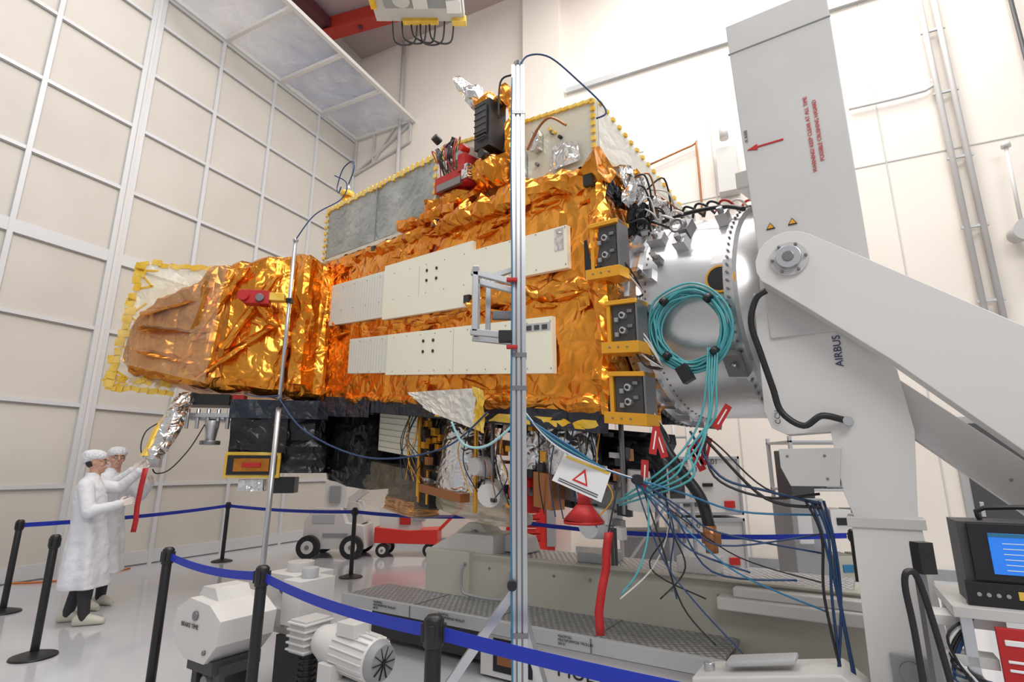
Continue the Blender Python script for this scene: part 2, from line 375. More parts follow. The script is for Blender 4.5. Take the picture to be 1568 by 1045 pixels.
b.box((2.3,.05,2.98),(.7,.35,.22),RED);b.box((2.05,.0,3.15),(.14,.3,.24),RED);b.box((2.55,.05,3.22),(.24,.25,.26),SILV);b.box((2.25,.05,3.4),(.24,.2,.2),WHT);b.box((2.3,-.14,2.9),(.5,.05,.1),DALU);b.box((1.98,-.05,3.0),(.12,.2,.2),SILV)
b.cyl((2.7,.05,3.35),(2.4,.0,3.7),.04,BLK);b.cyl((2.4,0,3.45),(2.4,-.12,3.45),.08,DALU);b.cyl((2.1,0,3.4),(2.1,-.12,3.4),.05,REDP);b.cyl((2.75,0,3.75),(2.75,-.1,3.8),.06,BLK)
for i in range(12):
    a=random.uniform(1.9,2.8);b.tube([(a,-.05,3.0),(a+random.uniform(-.2,.2),-.2,3.3),(a+random.uniform(-.2,.2),-.12,3.55),(a+.1,0,3.3)],.009,random.choice([BLK,RED,WHT,BLK,COPPER]))
b.box((1.66,.0,3.55),(.28,.28,.66),BLK);b.box((1.66,-.15,3.6),(.2,.04,.4),DGR);b.cyl((1.6,-.1,3.1),(1.6,-.2,3.1),.06,BLK)
for i in range(6): b.box((1.66,-.17,3.35+i*.09),(.22,.02,.015),DGR)
b.done(.006)
b=MB('sensor_foil',sat,ST)
rope(b,(1.35,.1,2.9),(1.9,.1,3.0),.2,FOIL,3,5);rope(b,(1.45,.1,3.95),(1.9,.05,4.02),.12,FOIL,3,5);rope(b,(1.85,.05,4.05),(2.3,.05,4.45),.15,SILV,4,5)
rope(b,(1.3,.1,3.85),(1.42,.1,3.2),.09,FOIL,5,5);rope(b,(1.9,.0,2.75),(2.9,.0,2.75),.1,FOIL,5,7);b.done()
b=MB('end_harness',sat,ST)
for i in range(26):
    w0=random.uniform(.1,.9);h0=2.5-.5*(w0)+random.uniform(-.35,.2);c=Vector((-.04-random.uniform(0,.1),w0,h0))
    rope(b,c,c+Vector((random.uniform(-.1,.05),random.uniform(-.1,.1),random.uniform(.1,.2))),random.uniform(.04,.08),random.choice([SILV,BLKF,SILV,FOIL,BLKF]),i,2)
for i in range(16):
    w0=random.uniform(.2,1.0);h0=random.uniform(1.9,2.5);b.tube([(-.1,w0,h0),(-.25,w0+.1,h0+random.uniform(-.2,.2)),(-.2,w0+.3,h0-.2),(-.1,w0+.35,h0-.4)],.010,random.choice([BLK,WHT,BLK,COPPER]))
b.foil((-.02,.3,0),(-.02,2.2,0),(-.02,2.2,2.4),(-.02,.3,2.4),22,24,.04,BLKF,11)
b.done()
b=MB('end_brackets',sat,ST)
for (s0,s1,h0,h1) in((.05,-.27,1.26,1.82),(-.1,-.42,.56,1.04),(-.1,-.46,-.05,.40)):
    w=-.15;sm=(s0+s1)/2
    b.bx((s0,w,h1-.04),(s1,w+.2,h1),GOLD);b.bx((s0+.04,w-.02,h0),(s1-.02,w+.2,h0+.10),GOLD)
    b.bx((s0-.05,w+.04,h0+.1),(s1+.04,w+.18,h1-.04),DGR);b.bx((s0,w+.02,h0),(s0-.04,w+.18,h1),GOLD);b.bx((s1,w+.02,h0),(s1+.02,w+.18,h1),DALU)
    for i in range(2):
        hh=h0+.11+(h1-h0-.16)*(.28+.42*i)
        b.cyl((sm-.02,w+.05,hh),(sm-.02,w-.01,hh),.032,ALU,seg=12);b.cyl((sm-.02,w-.01,hh),(sm-.02,w-.02,hh),.016,BLK,seg=8);b.box((sm+.06,w+.03,hh-.03),(.04,.02,.04),GRY);b.box((sm-.08,w+.03,hh+.04),(.05,.02,.03),DALU)
    for i in range(3): b.cyl((s0-.05-.09*i,w-.03,h0+.05),(s0-.05-.09*i,w,h0+.05),.010,DALU,seg=6)
    b.bx((s0+.14,w+.1,h0+.05),(s0,w+.3,h1-.1),BLK)
    for i in range(5):
        b.tube([(sm,w+.05,h0+.2),(sm-.15,w+.1,h0+.1+random.uniform(-.2,.1)),(sm-.2,w+.3,h0-.1),(s0-.1,w+.5,h0-.05)],.009,random.choice([BLK,BLK,WHT]))
b.done(.004)
b=MB('underside_blankets',sat,ST)
b.foil((.0,-.02,-.14),(6.0,-.02,-.14),(6.0,-.02,.05),(0,-.02,.05),70,3,.02,NAVY,2)
b.foil((4.2,-.05,-.22),(6.4,-.05,-.30),(6.4,-.0,.05),(4.2,-.0,.05),30,5,.04,NAVY,2)
b.foil((.1,-.02,-.12),(2.6,-.02,-.12),(2.6,-.02,-.03),(.1,-.02,-.03),20,2,.02,YEL,2)
def lump(b,s0,s1,w0,w1,h0,h1,m,amp=.05,seed=0):
    secs=[]
    for h in (h0,h0+(h1-h0)*.25,(h0+h1)/2,h0+(h1-h0)*.75,h1):
        f=.9+.1*random.random();r=[]
        for k in range(22):
            a=2*math.pi*k/22;cx=math.copysign(abs(math.cos(a))**.45,math.cos(a));cy=math.copysign(abs(math.sin(a))**.45,math.sin(a))
            r.append(Vector(((s0+s1)/2+(s1-s0)/2*cx*f,(w0+w1)/2+(w1-w0)/2*cy*f,h)))
        secs.append(r)
    b.loft(secs,m,True,amp,2.5,seed,3)
lump(b,6.2,7.3,.3,1.2,-1.15,-.1,BLKF,.07,2);lump(b,5.0,6.3,.3,1.2,-1.35,-.2,BLKF,.08,4);lump(b,4.85,5.2,.25,.9,-1.1,-.1,BLKF,.05,6)
lump(b,3.7,4.9,.7,1.3,-1.45,-.1,BLKF,.05,8);lump(b,3.6,5.4,.4,1.25,-1.55,-.9,FILM,.05,9);lump(b,4.0,4.9,.6,1.2,-1.6,-1.4,FOILB,.04,9)
lump(b,2.0,3.5,.5,1.2,-1.35,-1.0,FILM2,.05,7)
lump(b,1.0,2.0,.8,1.4,-1.0,-.1,BLKF,.05,7);lump(b,.1,1.0,.9,1.4,-.7,-.1,BLKF,.05,3)
b.done()
b=MB('underside_instruments',sat,ST)
b.bx((3.62,.45,-.72),(4.75,.55,-.15),RAD)
for i in range(6): b.bx((3.62,.44,-.66+i*.09),(4.75,.45,-.655+i*.09),GRY)
b.bx((3.3,.42,-1.35),(3.55,.6,-.1),BLKF);b.bx((3.32,.40,-1.3),(3.36,.43,-.15),GOLD);b.bx((3.52,.40,-1.3),(3.56,.43,-.15),GOLD)
b.cyl((2.7,.65,-1.0),(2.7,.65,-.05),.46,SILV,.34,24);b.bx((2.3,.15,-1.1),(3.15,.3,-1.0),COPPER)
b.cyl((.85,.5,-.6),(.85,.5,0),.30,SILV,.28,24);b.cyl((1.45,.6,-.65),(1.45,.6,0),.22,SILV,.20,24)
b.cyl((2.0,.4,-.95),(1.85,.2,-.95),.17,WHT,.13);b.cyl((2.0,.3,-.65),(2.0,.1,-.65),.12,WHT2,.1);b.cyl((1.42,.35,-.85),(1.3,.3,-.85),.2,RED,.2)
b.bx((.2,.4,-.85),(1.1,.6,-.6),DALU);b.bx((.9,.2,-.95),(1.15,.4,-.6),COPPER);b.bx((.3,.3,-.98),(.6,.5,-.85),WHT)
b.cyl((.45,.4,-1.0),(.45,.2,-1.0),.14,LGR,.12);b.cyl((.0,.4,-.8),(.0,.4,-.45),.13,WHT,.1)
for i in range(90):
    s0=random.choice([random.uniform(.1,.6),random.uniform(1.1,2.2),random.uniform(1.1,2.2),random.uniform(3.1,3.4)]);h0=random.uniform(-1.05,-.12);c=(s0,random.uniform(.25,.5),h0);d=(random.uniform(.03,.12),.08,random.uniform(.03,.12))
    b.box(c,d,random.choice([GOLD,DALU,WHT2,BLK,SILV,COPPER,DGR,BLK]))
for i in range(26):
    s0=random.choice([random.uniform(.2,2.2),random.uniform(3,3.6)]);b.tube([(s0,.2,-.1),(s0+random.uniform(-.15,.15),.12,-.45),(s0+random.uniform(-.2,.2),.15,-.7),(s0+random.uniform(-.2,.2),.2,-1.0)],.007,random.choice([BLK,BLK,COPPER,GOLD,CBLU,ALU]))
for s0 in(.1,1.9,2.2,3.4): b.cyl((s0,.3,-1.2 if s0>2 else -.85),(s0,.3,0),.025,GOLD if s0>2 else DALU,seg=8)
b.done(.003)
b=MB('white_blanket_flap',sat,ST)
b.foil((3.1,-.12,.16),(1.55,-.25,.22),(1.6,-.2,-.22),(2.6,-.16,-.05),20,8,.03,WF,4);b.foil((1.6,-.24,.25),(1.42,-.24,.2),(1.45,-.2,-.25),(1.62,-.2,-.2),5,8,.04,YEL,4);b.done()
cone=MB('interface_cone',sat,ST)
wc,hc=1.28,1.13
prof=[(.0,1.0),(-.02,1.12),(-.10,1.12),(-.12,1.06),(-.2,1.07),(-.24,1.04),(-.9,1.0),(-1.0,1.0),(-1.02,1.04),(-1.1,1.04),(-1.12,1.0),(-1.3,1.0),(-1.3,.6)]
seg=72
for i in range(len(prof)-1):
    (sa,ra),(sb,rb)=prof[i],prof[i+1]
    for k in range(seg):
        a0=2*math.pi*k/seg;a1=2*math.pi*(k+1)/seg
        cone.f([cone.v((sa,wc+ra*math.cos(a0),hc+ra*math.sin(a0))),cone.v((sb,wc+rb*math.cos(a0),hc+rb*math.sin(a0))),cone.v((sb,wc+rb*math.cos(a1),hc+rb*math.sin(a1))),cone.v((sa,wc+ra*math.cos(a1),hc+ra*math.sin(a1)))],CONE,abs(rb-ra)<.05 and abs(sa-sb)>.1)
bmesh.ops.remove_doubles(cone.bm,verts=cone.bm.verts[:],dist=.0005)
def cp(s,ang,r): return Vector((s,wc-r*math.cos(ang),hc+r*math.sin(ang)))
for k in range(90):
    a=2*math.pi*k/90;cone.cyl(cp(-.06,a,1.11),cp(-.06,a,1.14),.012,DALU,seg=6);cone.cyl(cp(-1.06,a,1.03),cp(-1.06,a,1.06),.012,DALU,seg=6);cone.cyl(cp(-.28,a,1.03),cp(-.28,a,1.045),.010,DALU,seg=6)
for k in range(24):
    a=2*math.pi*k/24
    cone.box(cp(-.16,a,1.10),(.16,.05,.05),ALU,Matrix.Rotation(-a,3,'X'))
def at(s,a,r=1.02): return cp(s,a,r)
cone.cyl(at(-.99,.10,1.0),at(-.99,.10,1.03),.125,GOLD,seg=28);cone.cyl(at(-.99,.10,1.03),at(-.99,.10,1.035),.105,BLK,seg=28)
for (s0,a,sx,sz,mm) in((-.35,.62,.16,.12,ALU),(-.62,.72,.1,.2,DALU),(-.62,.52,.12,.12,ALU),(-.3,.2,.2,.1,ALU),(-.3,-.1,.08,.08,DALU),(-.42,.35,.06,.06,DALU),(-.95,.8,.1,.1,ALU),(-1.0,-.6,.16,.2,DALU),(-.28,-.5,.1,.1,ALU)):
    cone.box(at(s0,a,1.06),(sx,.12,sz),mm,Matrix.Rotation(-a,3,'X'));cone.cyl(at(s0,a,1.05),at(s0,a,1.17),.03,DALU,seg=8)
cone.tube([at(-.62,.6,1.2)+Vector((.06*math.cos(t),0,.06*math.sin(t))) for t in [i*math.pi/4 for i in range(8)]],.014,DALU,closed=True)
for i in range(9):
    a=.75+i*.09;s0=-.2-.08*i;cone.tube([at(s0,a,1.05),at(s0-.05,a+.05,1.18),at(s0-.15,a+.02,1.16),at(s0-.2,a+.1,1.05)],.013,random.choice([BLK,BLK,WHT,RED]))
cone.tube([at(-.25,1.05,1.1),at(-.6,.95,1.14),at(-.95,.9,1.13),at(-1.15,.8,1.1)],.022,BLK)
cone.done(recalc=True)
b=MB('teal_cable_coil',sat,ST)
c0=Vector((-.74,.16,.80))
for i in range(15):
    r=.26+.007*i+random.uniform(-.02,.02);ph=random.uniform(0,6)
    b.tube([c0+Vector((random.uniform(-.02,.02)+r*math.cos(t)*1.02,-.012*(i%5)+.03*(math.sin(t)**2),random.uniform(-.02,.02)+r*1.05*math.sin(t))) for t in [ph+k*math.pi/6 for k in range(12)]],.010,TEAL,seg=6,sub=4,closed=True)
for a in(.9,2.3,3.9,5.4): b.cyl(c0+Vector((.31*math.cos(a)-.015,-.06,.31*math.sin(a)-.015)),c0+Vector((.31*math.cos(a)+.015,-.06,.31*math.sin(a)+.015)),.04,BLK,seg=8)
b.box(c0+Vector((0.02,-.1,-.40)),(.1,.06,.14),BLK,Matrix.Rotation(.5,3,'Y'))
for i in range(5):
    x=-.90-.02*i
    b.tube([(x,.12,.62),(x-.0,.05,.35),(x+random.uniform(-.03,.05),.0,.05),(x+.14+random.uniform(-.08,.08),-.1,-.2),(-.55-.07*i,-.2,-.42),(-.2+random.uniform(-.1,.1),-.2,-.62-.02*i)],.008,TEAL,seg=6)
b.done()
P0=Vector((-2.5,7.05,0));KD=Vector((-.9814,-.192,0));KN=Vector((-.192,.9814,0))
def KT(v): return P0+KD*v[0]+KN*v[1]+Vector((0,0,v[2]))
b=MB('wrapped_instrument_bay',sat,KT)
def sec(k,zt,zb,y0,y1,pw=.25,dk=0):
    r=[]
    for i in range(20):
        a=2*math.pi*(i+.5)/20;cx=math.copysign(abs(math.cos(a))**pw,math.cos(a));cy=math.copysign(abs(math.sin(a))**pw,math.sin(a))
        r.append(Vector((k+dk*cy,(y0+y1)/2+(y1-y0)/2*cx,(zt+zb)/2+(zt-zb)/2*cy)))
    return r
b.loft([sec(-.25,4.2,2.42,0.1,1.0),sec(.12,4.36,2.45,-.02,1.2),sec(.3,4.46,2.47,-.16,1.2),sec(.5,4.48,2.5,.05,1.2),sec(.86,4.42,2.52,.0,1.2),sec(1.32,4.28,2.55,.02,1.2)],FOIL,True,.05,1.6,3,4)
b.loft([sec(1.25,4.28,2.56,.0,1.2),sec(1.52,4.24,2.56,-.05,1.1),sec(1.76,3.9,2.60,-.02,1.1,.22),sec(2.14,3.74,2.68,.02,1.0,.22),sec(2.36,3.50,2.74,.08,.9,.25),sec(2.47,3.2,2.88,.15,.8,.3)],FOILB,True,.06,1.8,5,4)
b.loft([[p+Vector((math.cos(a)*.09,math.sin(a)*.08,0)) for a in [2*math.pi*k/9 for k in range(9)]] for p in [Vector((.3,-.14,z)) for z in (2.6,3,3.4,3.8,4.3)]],FOIL,True,.05,4,2,3)
for j,(ka,za,kb,zb) in enumerate(((.7,4.1,1.25,3.1),(1.1,4.2,1.6,3.2),(.7,3.4,1.5,2.7),(1.5,3.3,2.2,3.3),(1.6,2.9,2.2,3.0),(.45,3.3,.6,2.6),(1.7,3.7,2.2,3.5),(1.5,3.9,1.7,2.8))):
    b.loft([[Vector((ka+(kb-ka)*i/4,-.03,za+(zb-za)*i/4))+Vector((math.cos(a)*.05,math.sin(a)*.06,math.sin(a)*.05)) for a in [2*math.pi*k/7 for k in range(7)]] for i in range(5)],FOIL if ka<1.3 else FOILB,True,.04,4,j,2)
b.done()
b=MB('bay_film_cover',sat,KT)
b.foil((1.3,-.14,4.3),(2.5,-.05,3.5),(2.5,-.05,2.85),(1.4,-.14,2.6),8,6,.06,FILM,5);b.done()
b=MB('taped_film_panel',sat,KT)
q=[(2.44,.15,4.22),(1.35,.35,4.24),(1.9,.3,2.5),(2.60,.15,2.55)]
b.foil(q[0],q[1],q[2],q[3],10,14,.03,FILM2,2)
QV=[Vector(p) for p in q]
for a_,b_,n in((0,1,10),(3,0,16),(2,3,8)):
    for i in range(n):
        p=QV[a_].lerp(QV[b_],(i+.5)/n);R=Matrix.Rotation(random.uniform(-.3,.3),3,'Y')
        hor=a_!=3
        b.box(p+Vector((random.uniform(-.02,.02)-(0 if hor else .02),-.03,random.uniform(-.02,.02))),(.12 if hor else random.uniform(.08,.14),.01,random.uniform(.05,.08) if hor else .11),YEL,R)
for i in range(9):
    p=QV[3].lerp(QV[0],random.random())+Vector((-.12,0,0));b.box(p,(.2,.01,.025),YEL,Matrix.Rotation(random.uniform(-.9,.9),3,'Y'))
for i in range(9):
    p=QV[3].lerp(QV[2],random.random())+Vector((0,-.02,.12));b.box(p,(.14,.01,.07),YEL,Matrix.Rotation(random.uniform(-1,1),3,'Y'))
b.done()
b=MB('lower_left_instruments',sat,KT)
b.box((.79,.35,1.85),(.6,.5,.6),BLKF);b.box((.78,.1,1.60),(.66,.06,.32),YEL);b.box((.78,.06,1.60),(.58,.04,.24),BLK);b.box((.78,.035,1.60),(.42,.02,.16),FOILB);b.box((.78,.02,1.60),(.22,.02,.06),RED)
b.box((.5,.35,2.3),(1.2,.7,.24),NAVY);b.box((1.45,.3,2.42),(.6,.4,.14),BLK)
b.foil((.4,.08,1.75),(1.08,.08,1.8),(1.08,.05,2.3),(.4,.05,2.3),8,7,.04,BLKF,3)
b.loft([[Vector((.2+.3*math.copysign(abs(math.cos(a))**.5,math.cos(a)),.4+.3*math.copysign(abs(math.sin(a))**.5,math.sin(a)),z)) for a in [2*math.pi*i/18 for i in range(18)]] for z in(1.5,1.75,2.0,2.35)],BLKF,True,.06,2.5,5,3)
b.box((1.35,.2,2.22),(.5,.2,.05),ALU);b.cyl((1.2,.2,2.2),(1.6,.2,2.2),.04,ALU);b.cyl((1.33,.15,2.15),(1.33,.15,1.9),.09,ALU,.06);b.cyl((1.33,.15,1.9),(1.33,.15,1.85),.12,DALU)
for i in range(5): b.cyl((1.15+.12*i,.15,2.05),(1.15+.12*i,.15,2.3),.025,random.choice([ALU,DALU]),seg=8)
b.box((1.05,.2,2.38),(.14,.15,.22),RED);b.box((.42,.3,1.35),(.3,.3,.2),BLK);b.box((.8,.3,1.35),(.3,.25,.15),SILV)
b.tube([(1.4,.1,2.1),(1.5,.0,1.8),(1.65,-.1,1.55),(1.75,-.2,1.5),(1.78,-.25,1.55)],.008,BLK)
b.tube([(1.78,-.25,1.6),(1.95,-.2,1.75),(1.97,-.1,2.0),(1.8,0,2.15)],.008,BLK)
b.done(.006)
b=MB('foil_strut',sat,KT)
b.loft([[Vector((k,y,z))+Vector((math.cos(a)*r,math.sin(a)*r,0)) for a in [2*math.pi*q/10 for q in range(10)]] for k,y,z,r in((1.62,.1,2.5,.08),(1.68,-.02,2.3,.1),(1.72,-.12,2.05,.12),(1.76,-.2,1.8,.11),(1.77,-.26,1.66,.09))],SILV,True,.04,5,2,4)
b.loft([[Vector((k,y,z))+Vector((math.cos(a)*r,math.sin(a)*r,0)) for a in [2*math.pi*q/8 for q in range(8)]] for k,y,z,r in((1.72,-.05,2.3,.04),(1.80,-.2,2.0,.05),(1.84,-.28,1.7,.05))],YEL,True,.03,5,2,3)
b.box((1.77,-.27,1.62),(.14,.1,.1),ALU);b.done()
b=MB('aux_red_unit',sat,KT);b.box((.85,-.25,3.7),(.3,.16,.18),RED);b.box((.62,-.25,3.72),(.2,.12,.1),YEL);b.cyl((1.0,-.3,3.7),(1.0,-.38,3.7),.07,RED);b.cyl((.8,-.32,3.68),(.8,-.38,3.68),.05,DALU);b.loft([[Vector((k,-.2,z))+Vector((math.cos(a)*.06,math.sin(a)*.06,0)) for a in [2*math.pi*q/10 for q in range(10)]] for k,z in((.8,3.62),(.7,3.45),(.6,3.35))],FOIL,True,.03,5,2,4);b.done(.005)
# ---------------------------------------------------------------- tilting gantry
T=Vector((math.sin(math.radians(57)),-math.cos(math.radians(57)),0));N=Vector((math.cos(math.radians(57)),math.sin(math.radians(57)),0))
def GT(v): return T*v[0]+N*v[1]+Vector((0,0,v[2]))
gan=empty('tilting_gantry')
b=MB('counter_plate',gan,GT);b.prism([(-.46,4.53),(.14,4.53),(.14,2.3),(-.40,2.3)],3.42,3.52,WHT2);b.prism([(-.463,4.305),(.143,4.305),(.143,4.295),(-.463,4.295)],3.412,3.43,GRY);b.done(.006)
b=MB('swing_arm',gan,GT)
arc=[(-.24+.18*math.cos(t),2.70+.18*math.sin(t)) for t in [math.radians(x) for x in (50,70,90,110,130,150,170,190,210)]]
b.prism([(1.6,1.42),(1.6,.72),(.60,1.60),(.16,2.08),(-.18,2.41),(-.36,2.58)]+arc[::-1],3.26,3.42,WHT)
b.cyl((-.24,3.24,2.71),(-.24,3.27,2.71),.10,WHT2,seg=32);b.cyl((-.24,3.20,2.71),(-.24,3.25,2.71),.065,ALU,seg=28);b.cyl((-.24,3.19,2.71),(-.24,3.21,2.71),.03,DALU,seg=16)
for k in range(6):
    a=k*math.pi/3;b.cyl((-.24+.085*math.cos(a),3.22,2.71+.085*math.sin(a)),(-.24+.085*math.cos(a),3.25,2.71+.085*math.sin(a)),.009,DALU,seg=8)
b.done(.012)
b=MB('rear_brace',gan,GT);b.prism([(.12,2.08),(.7,1.5),(1.7,.55),(1.7,.15),(.56,1.36),(.13,1.78)],3.5,3.62,WHT2)
for i in range(5): b.cyl((.55+.12*i,3.495,1.50-.11*i),(.55+.12*i,3.5,1.50-.11*i),.008,DALU,seg=6)
b.done(.01)
b=MB('tower',gan,GT)
b.prism([(-.47,2.6),(-.48,1.88),(-.45,1.78),(-.38,1.74),(-.16,1.75),(-.14,1.44),(-.10,1.28),(.16,1.28),(.21,1.74),(.18,2.06),(-.05,2.45)],3.44,3.62,WHT)
b.prism([(-.12,1.28),(-.14,.0),(.24,.0),(.17,1.28)],3.40,3.68,WHT);b.prism([(-.14,1.31),(-.14,1.26),(.19,1.26),(.19,1.31)],3.39,3.69,WHT2)
b.prism([(-.42,1.66),(-.42,1.56),(-.38,1.46),(-.15,1.46),(-.12,1.66)],3.38,3.55,WHT2)
for g,z in((-.38,1.62),(-.2,1.62),(-.2,1.5)): b.cyl((g,3.375,z),(g,3.38,z),.008,DALU,seg=6)
b.box((.04,3.39,.62),(.16,.03,.14),GRY);b.cyl((.04,3.36,.62),(.04,3.4,.62),.05,DALU)
b.done(.012)
b=MB('end_ring_mount',gan,ST);b.cyl((-1.3,wc,hc),(-1.42,wc,hc),1.02,WHT2,seg=48);b.box((-1.5,.9,.9),(.16,.9,.7),WHT2);b.box((-1.2,.95,2.3),(.35,.5,.18),WHT);b.done(.01)
b=MB('base_outriggers',gan,GT)
b.prism([(-.97,.44),(-.25,.58),(-.14,.50),(-.14,.36),(-.97,.30)],3.3,3.6,WHT);b.bx((-.9,3.35,.0),(-.7,3.55,.32),WHT2);b.bx((-.9,3.25,.0),(1.2,3.7,.16),WHT2)
b.prism([(-.80,.50),(-.45,.57),(-.45,.60),(-.80,.53)],3.36,3.5,LGR)
b.bx((-.9,4.15,.70),(-.1,4.3,.76),WHT);b.bx((-1.0,4.1,.62),(.1,4.3,.70),WHT)
b.cyl((-.9,3.42,.44),(-.9,3.42,.50),.03,ALU)
b.done(.01)
b=MB('gantry_hose',gan,GT)
b.tube([(-.38,3.3,2.56),(-.44,3.3,2.52),(-.48,3.3,2.38),(-.45,3.32,2.2),(-.41,3.34,2.0),(-.38,3.35,1.86),(-.28,3.35,1.78),(-.19,3.36,1.83),(-.10,3.4,1.81),(-.07,3.43,1.8)],.018,BLK,10);b.cyl((-.07,3.38,1.8),(-.07,3.46,1.8),.025,ALU);b.done()
def GTxt(s,size,g,off,z,ang,m,par): return text(s,size,frame(GT((g,off,z)),T*math.cos(ang)+Vector((0,0,math.sin(ang))),-T*math.sin(ang)+Vector((0,0,math.cos(ang)))),par,m)
GTxt('WARNING! KEEP CLEAR AT ALL TIME',.031,-.045,3.415,3.28,math.pi/2,RED,gan);GTxt('POSSIBLE CRUSHING HASARD',.031,.0,3.415,3.34,math.pi/2,RED,gan)
GTxt('-X AXIS',.028,-.40,3.415,3.60,math.pi/2,DGR,gan);GTxt('AIRBUS',.055,-.055,3.435,2.10,math.pi/2,mat('navy_ink',(.02,.03,.1)),gan);GTxt('CCV-',.04,-.40,3.43,1.80,math.pi/2,DGR,gan)
b=MB('plate_markings',gan,GT)
b.prism([(-.41,3.55),(-.35,3.575),(-.35,3.56),(-.20,3.56),(-.20,3.55),(-.35,3.55),(-.35,3.535)],3.414,3.42,RED)
for g,z in((-.33,3.0),(-.21,3.0)): b.prism([(g-.025,z-.02),(g+.025,z-.02),(g,z+.022)],3.412,3.42,BLK);b.prism([(g-.018,z-.016),(g+.018,z-.016),(g,z+.015)],3.410,3.412,GOLD)
b.prism([(-.02,.47),(.06,.47),(.02,.53)],3.385,3.395,GOLD);b.done()
# ---------------------------------------------------------------- multipurpose trolley
tr=empty('multipurpose_trolley')
TREAD=mat('tread_plate',(.42,.43,.45),.7,.38)
nt=TREAD.node_tree;tcn=nt.nodes.new('ShaderNodeTexCoord');vo=nt.nodes.new('ShaderNodeTexVoronoi');vo.inputs['Scale'].default_value=22;vo.inputs['Randomness'].default_value=.15
bu=nt.nodes.new('ShaderNodeBump');bu.inputs['Strength'].default_value=.9;bu.inputs['Distance'].default_value=.02;bu.invert=True
rp=nt.nodes.new('ShaderNodeValToRGB');rp.color_ramp.elements[0].color=(.72,.73,.75,1);rp.color_ramp.elements[1].color=(.33,.34,.36,1);rp.color_ramp.elements[0].position=.15;rp.color_ramp.elements[1].position=.45
nt.links.new(tcn.outputs['Object'],vo.inputs['Vector']);nt.links.new(vo.outputs['Distance'],bu.inputs['Height']);nt.links.new(bu.outputs[0],nt.nodes['Principled BSDF'].inputs['Normal']);nt.links.new(vo.outputs['Distance'],rp.inputs[0]);nt.links.new(rp.outputs[0],nt.nodes['Principled BSDF'].inputs['Base Color'])
FASC=mat('fascia_grey',(.50,.51,.52),.3,.4)
b=MB('walkway',tr,GT)
b.bx((-4.27,3.72,.40),(-.9,4.25,.42),TREAD)
b.prism([(-4.28,.43),(-.88,.43),(-.88,.33),(-4.28,.33)],3.68,3.72,FASC)
b.bx((-4.1,3.9,.05),(-.95,4.2,.38),DGR)
for g in(-3.42,-2.6,-1.75): b.bx((g-.006,3.675,.33),(g+.006,4.25,.425),DALU)
b.done(.004)
b=MB('main_beam',tr,GT)
b.bx((-3.65,4.25,.12),(-.15,4.30,.78),CREAM);b.bx((-3.7,4.25,.72),(-.1,4.34,.79),CREAM);b.bx((-3.65,4.3,.1),(-.15,4.85,.76),CREAM);b.bx((-3.4,4.34,.76),(-.2,4.85,.785),TREAD)
b.bx((-3.72,4.2,.42),(-3.2,4.3,.80),CREAM)
b.prism([(-3.75,.42),(-3.75,.8),(-3.45,.95),(-3.0,.95),(-3.0,.78),(-3.2,.42)],4.3,4.75,WHT2)
b.tube([(-3.22,4.18,.70),(-3.22,4.13,.70),(-3.22,4.13,.5),(-3.12,4.13,.46),(-2.8,4.13,.46),(-2.72,4.13,.52),(-2.72,4.13,.66),(-2.72,4.2,.68)],.014,GRY,sub=4)
for i in range(9): b.cyl((-3.0+i*.33,4.24,.68),(-3.0+i*.33,4.25,.68),.012,DALU,seg=6)
b.done(.008)
b=MB('deck_fixture',tr,GT)
b.prism([(-3.6,.79),(-3.6,.93),(-3.45,1.03),(-3.3,1.03),(-3.15,.9),(-2.95,.95),(-2.8,.92),(-2.75,.79)],4.5,4.75,WHT);b.cyl((-3.35,4.45,.92),(-3.35,4.5,.92),.05,DALU)
b.bx((-2.2,4.4,.78),(-1.9,4.7,.86),LGR);b.box((-1.2,4.5,.84),(.3,.2,.12),WHT);b.done(.01)
b=MB('side_panel',tr,GT)
b.bx((-2.72,3.74,.02),(-.6,3.78,.31),WHT);b.bx((-2.6,3.735,.06),(-2.25,3.742,.29),BLK);b.bx((-2.56,3.73,.11),(-2.42,3.737,.2),COPPER);b.bx((-2.4,3.73,.09),(-2.28,3.737,.18),CBLU);b.done(.003)
GTxt('MULTIPURPOSE TROLLEY',.15,-2.05,3.735,.13,0,BLK,tr)
for g in(-2.0,-3.1,-3.85): GTxt('MetOP-SG\nMULTIPURPOSE TROLLEY\nSN 01',.024,g,3.672,.40,0,BLK,tr)
b=MB('drive_unit',tr)
def PR(cx,cy): 
    return lambda v: Vector((cx,cy,0))+T*v[0]+N*v[1]+Vector((0,0,v[2]))
b.tf=PR(-1.95,4.05)
b.prism([(-.30,.62),(-.34,.50),(-.30,.42),(-.15,.33),(.10,.33),(.22,.45),(.24,.60),(.1,.68),(-.15,.70)],-.2,.2,WHT);b.prism([(-.2,.70),(-.15,.76),(.0,.76),(.06,.68)],-.12,.12,WHT)
b.cyl((-.05,-.2,.6),(-.05,-.215,.6),.03,DALU);b.cyl((.1,-.2,.4),(.1,-.215,.4),.015,DALU)
b.box((.0,0,.30),(.3,.34,.08),DGR);b.cyl((0,-.09,.19),(0,.09,.19),.19,BLK,seg=32);b.cyl((0,-.1,.19),(0,.1,.19),.08,DALU);b.cyl((.0,-.13,.19),(0,.13,.19),.04,GRY)
b.box((-.12,0,.24),(.06,.26,.2),DGR);b.box((.15,.0,.2),(.06,.26,.22),DGR)
b.tf=PR(-1.65,4.5)
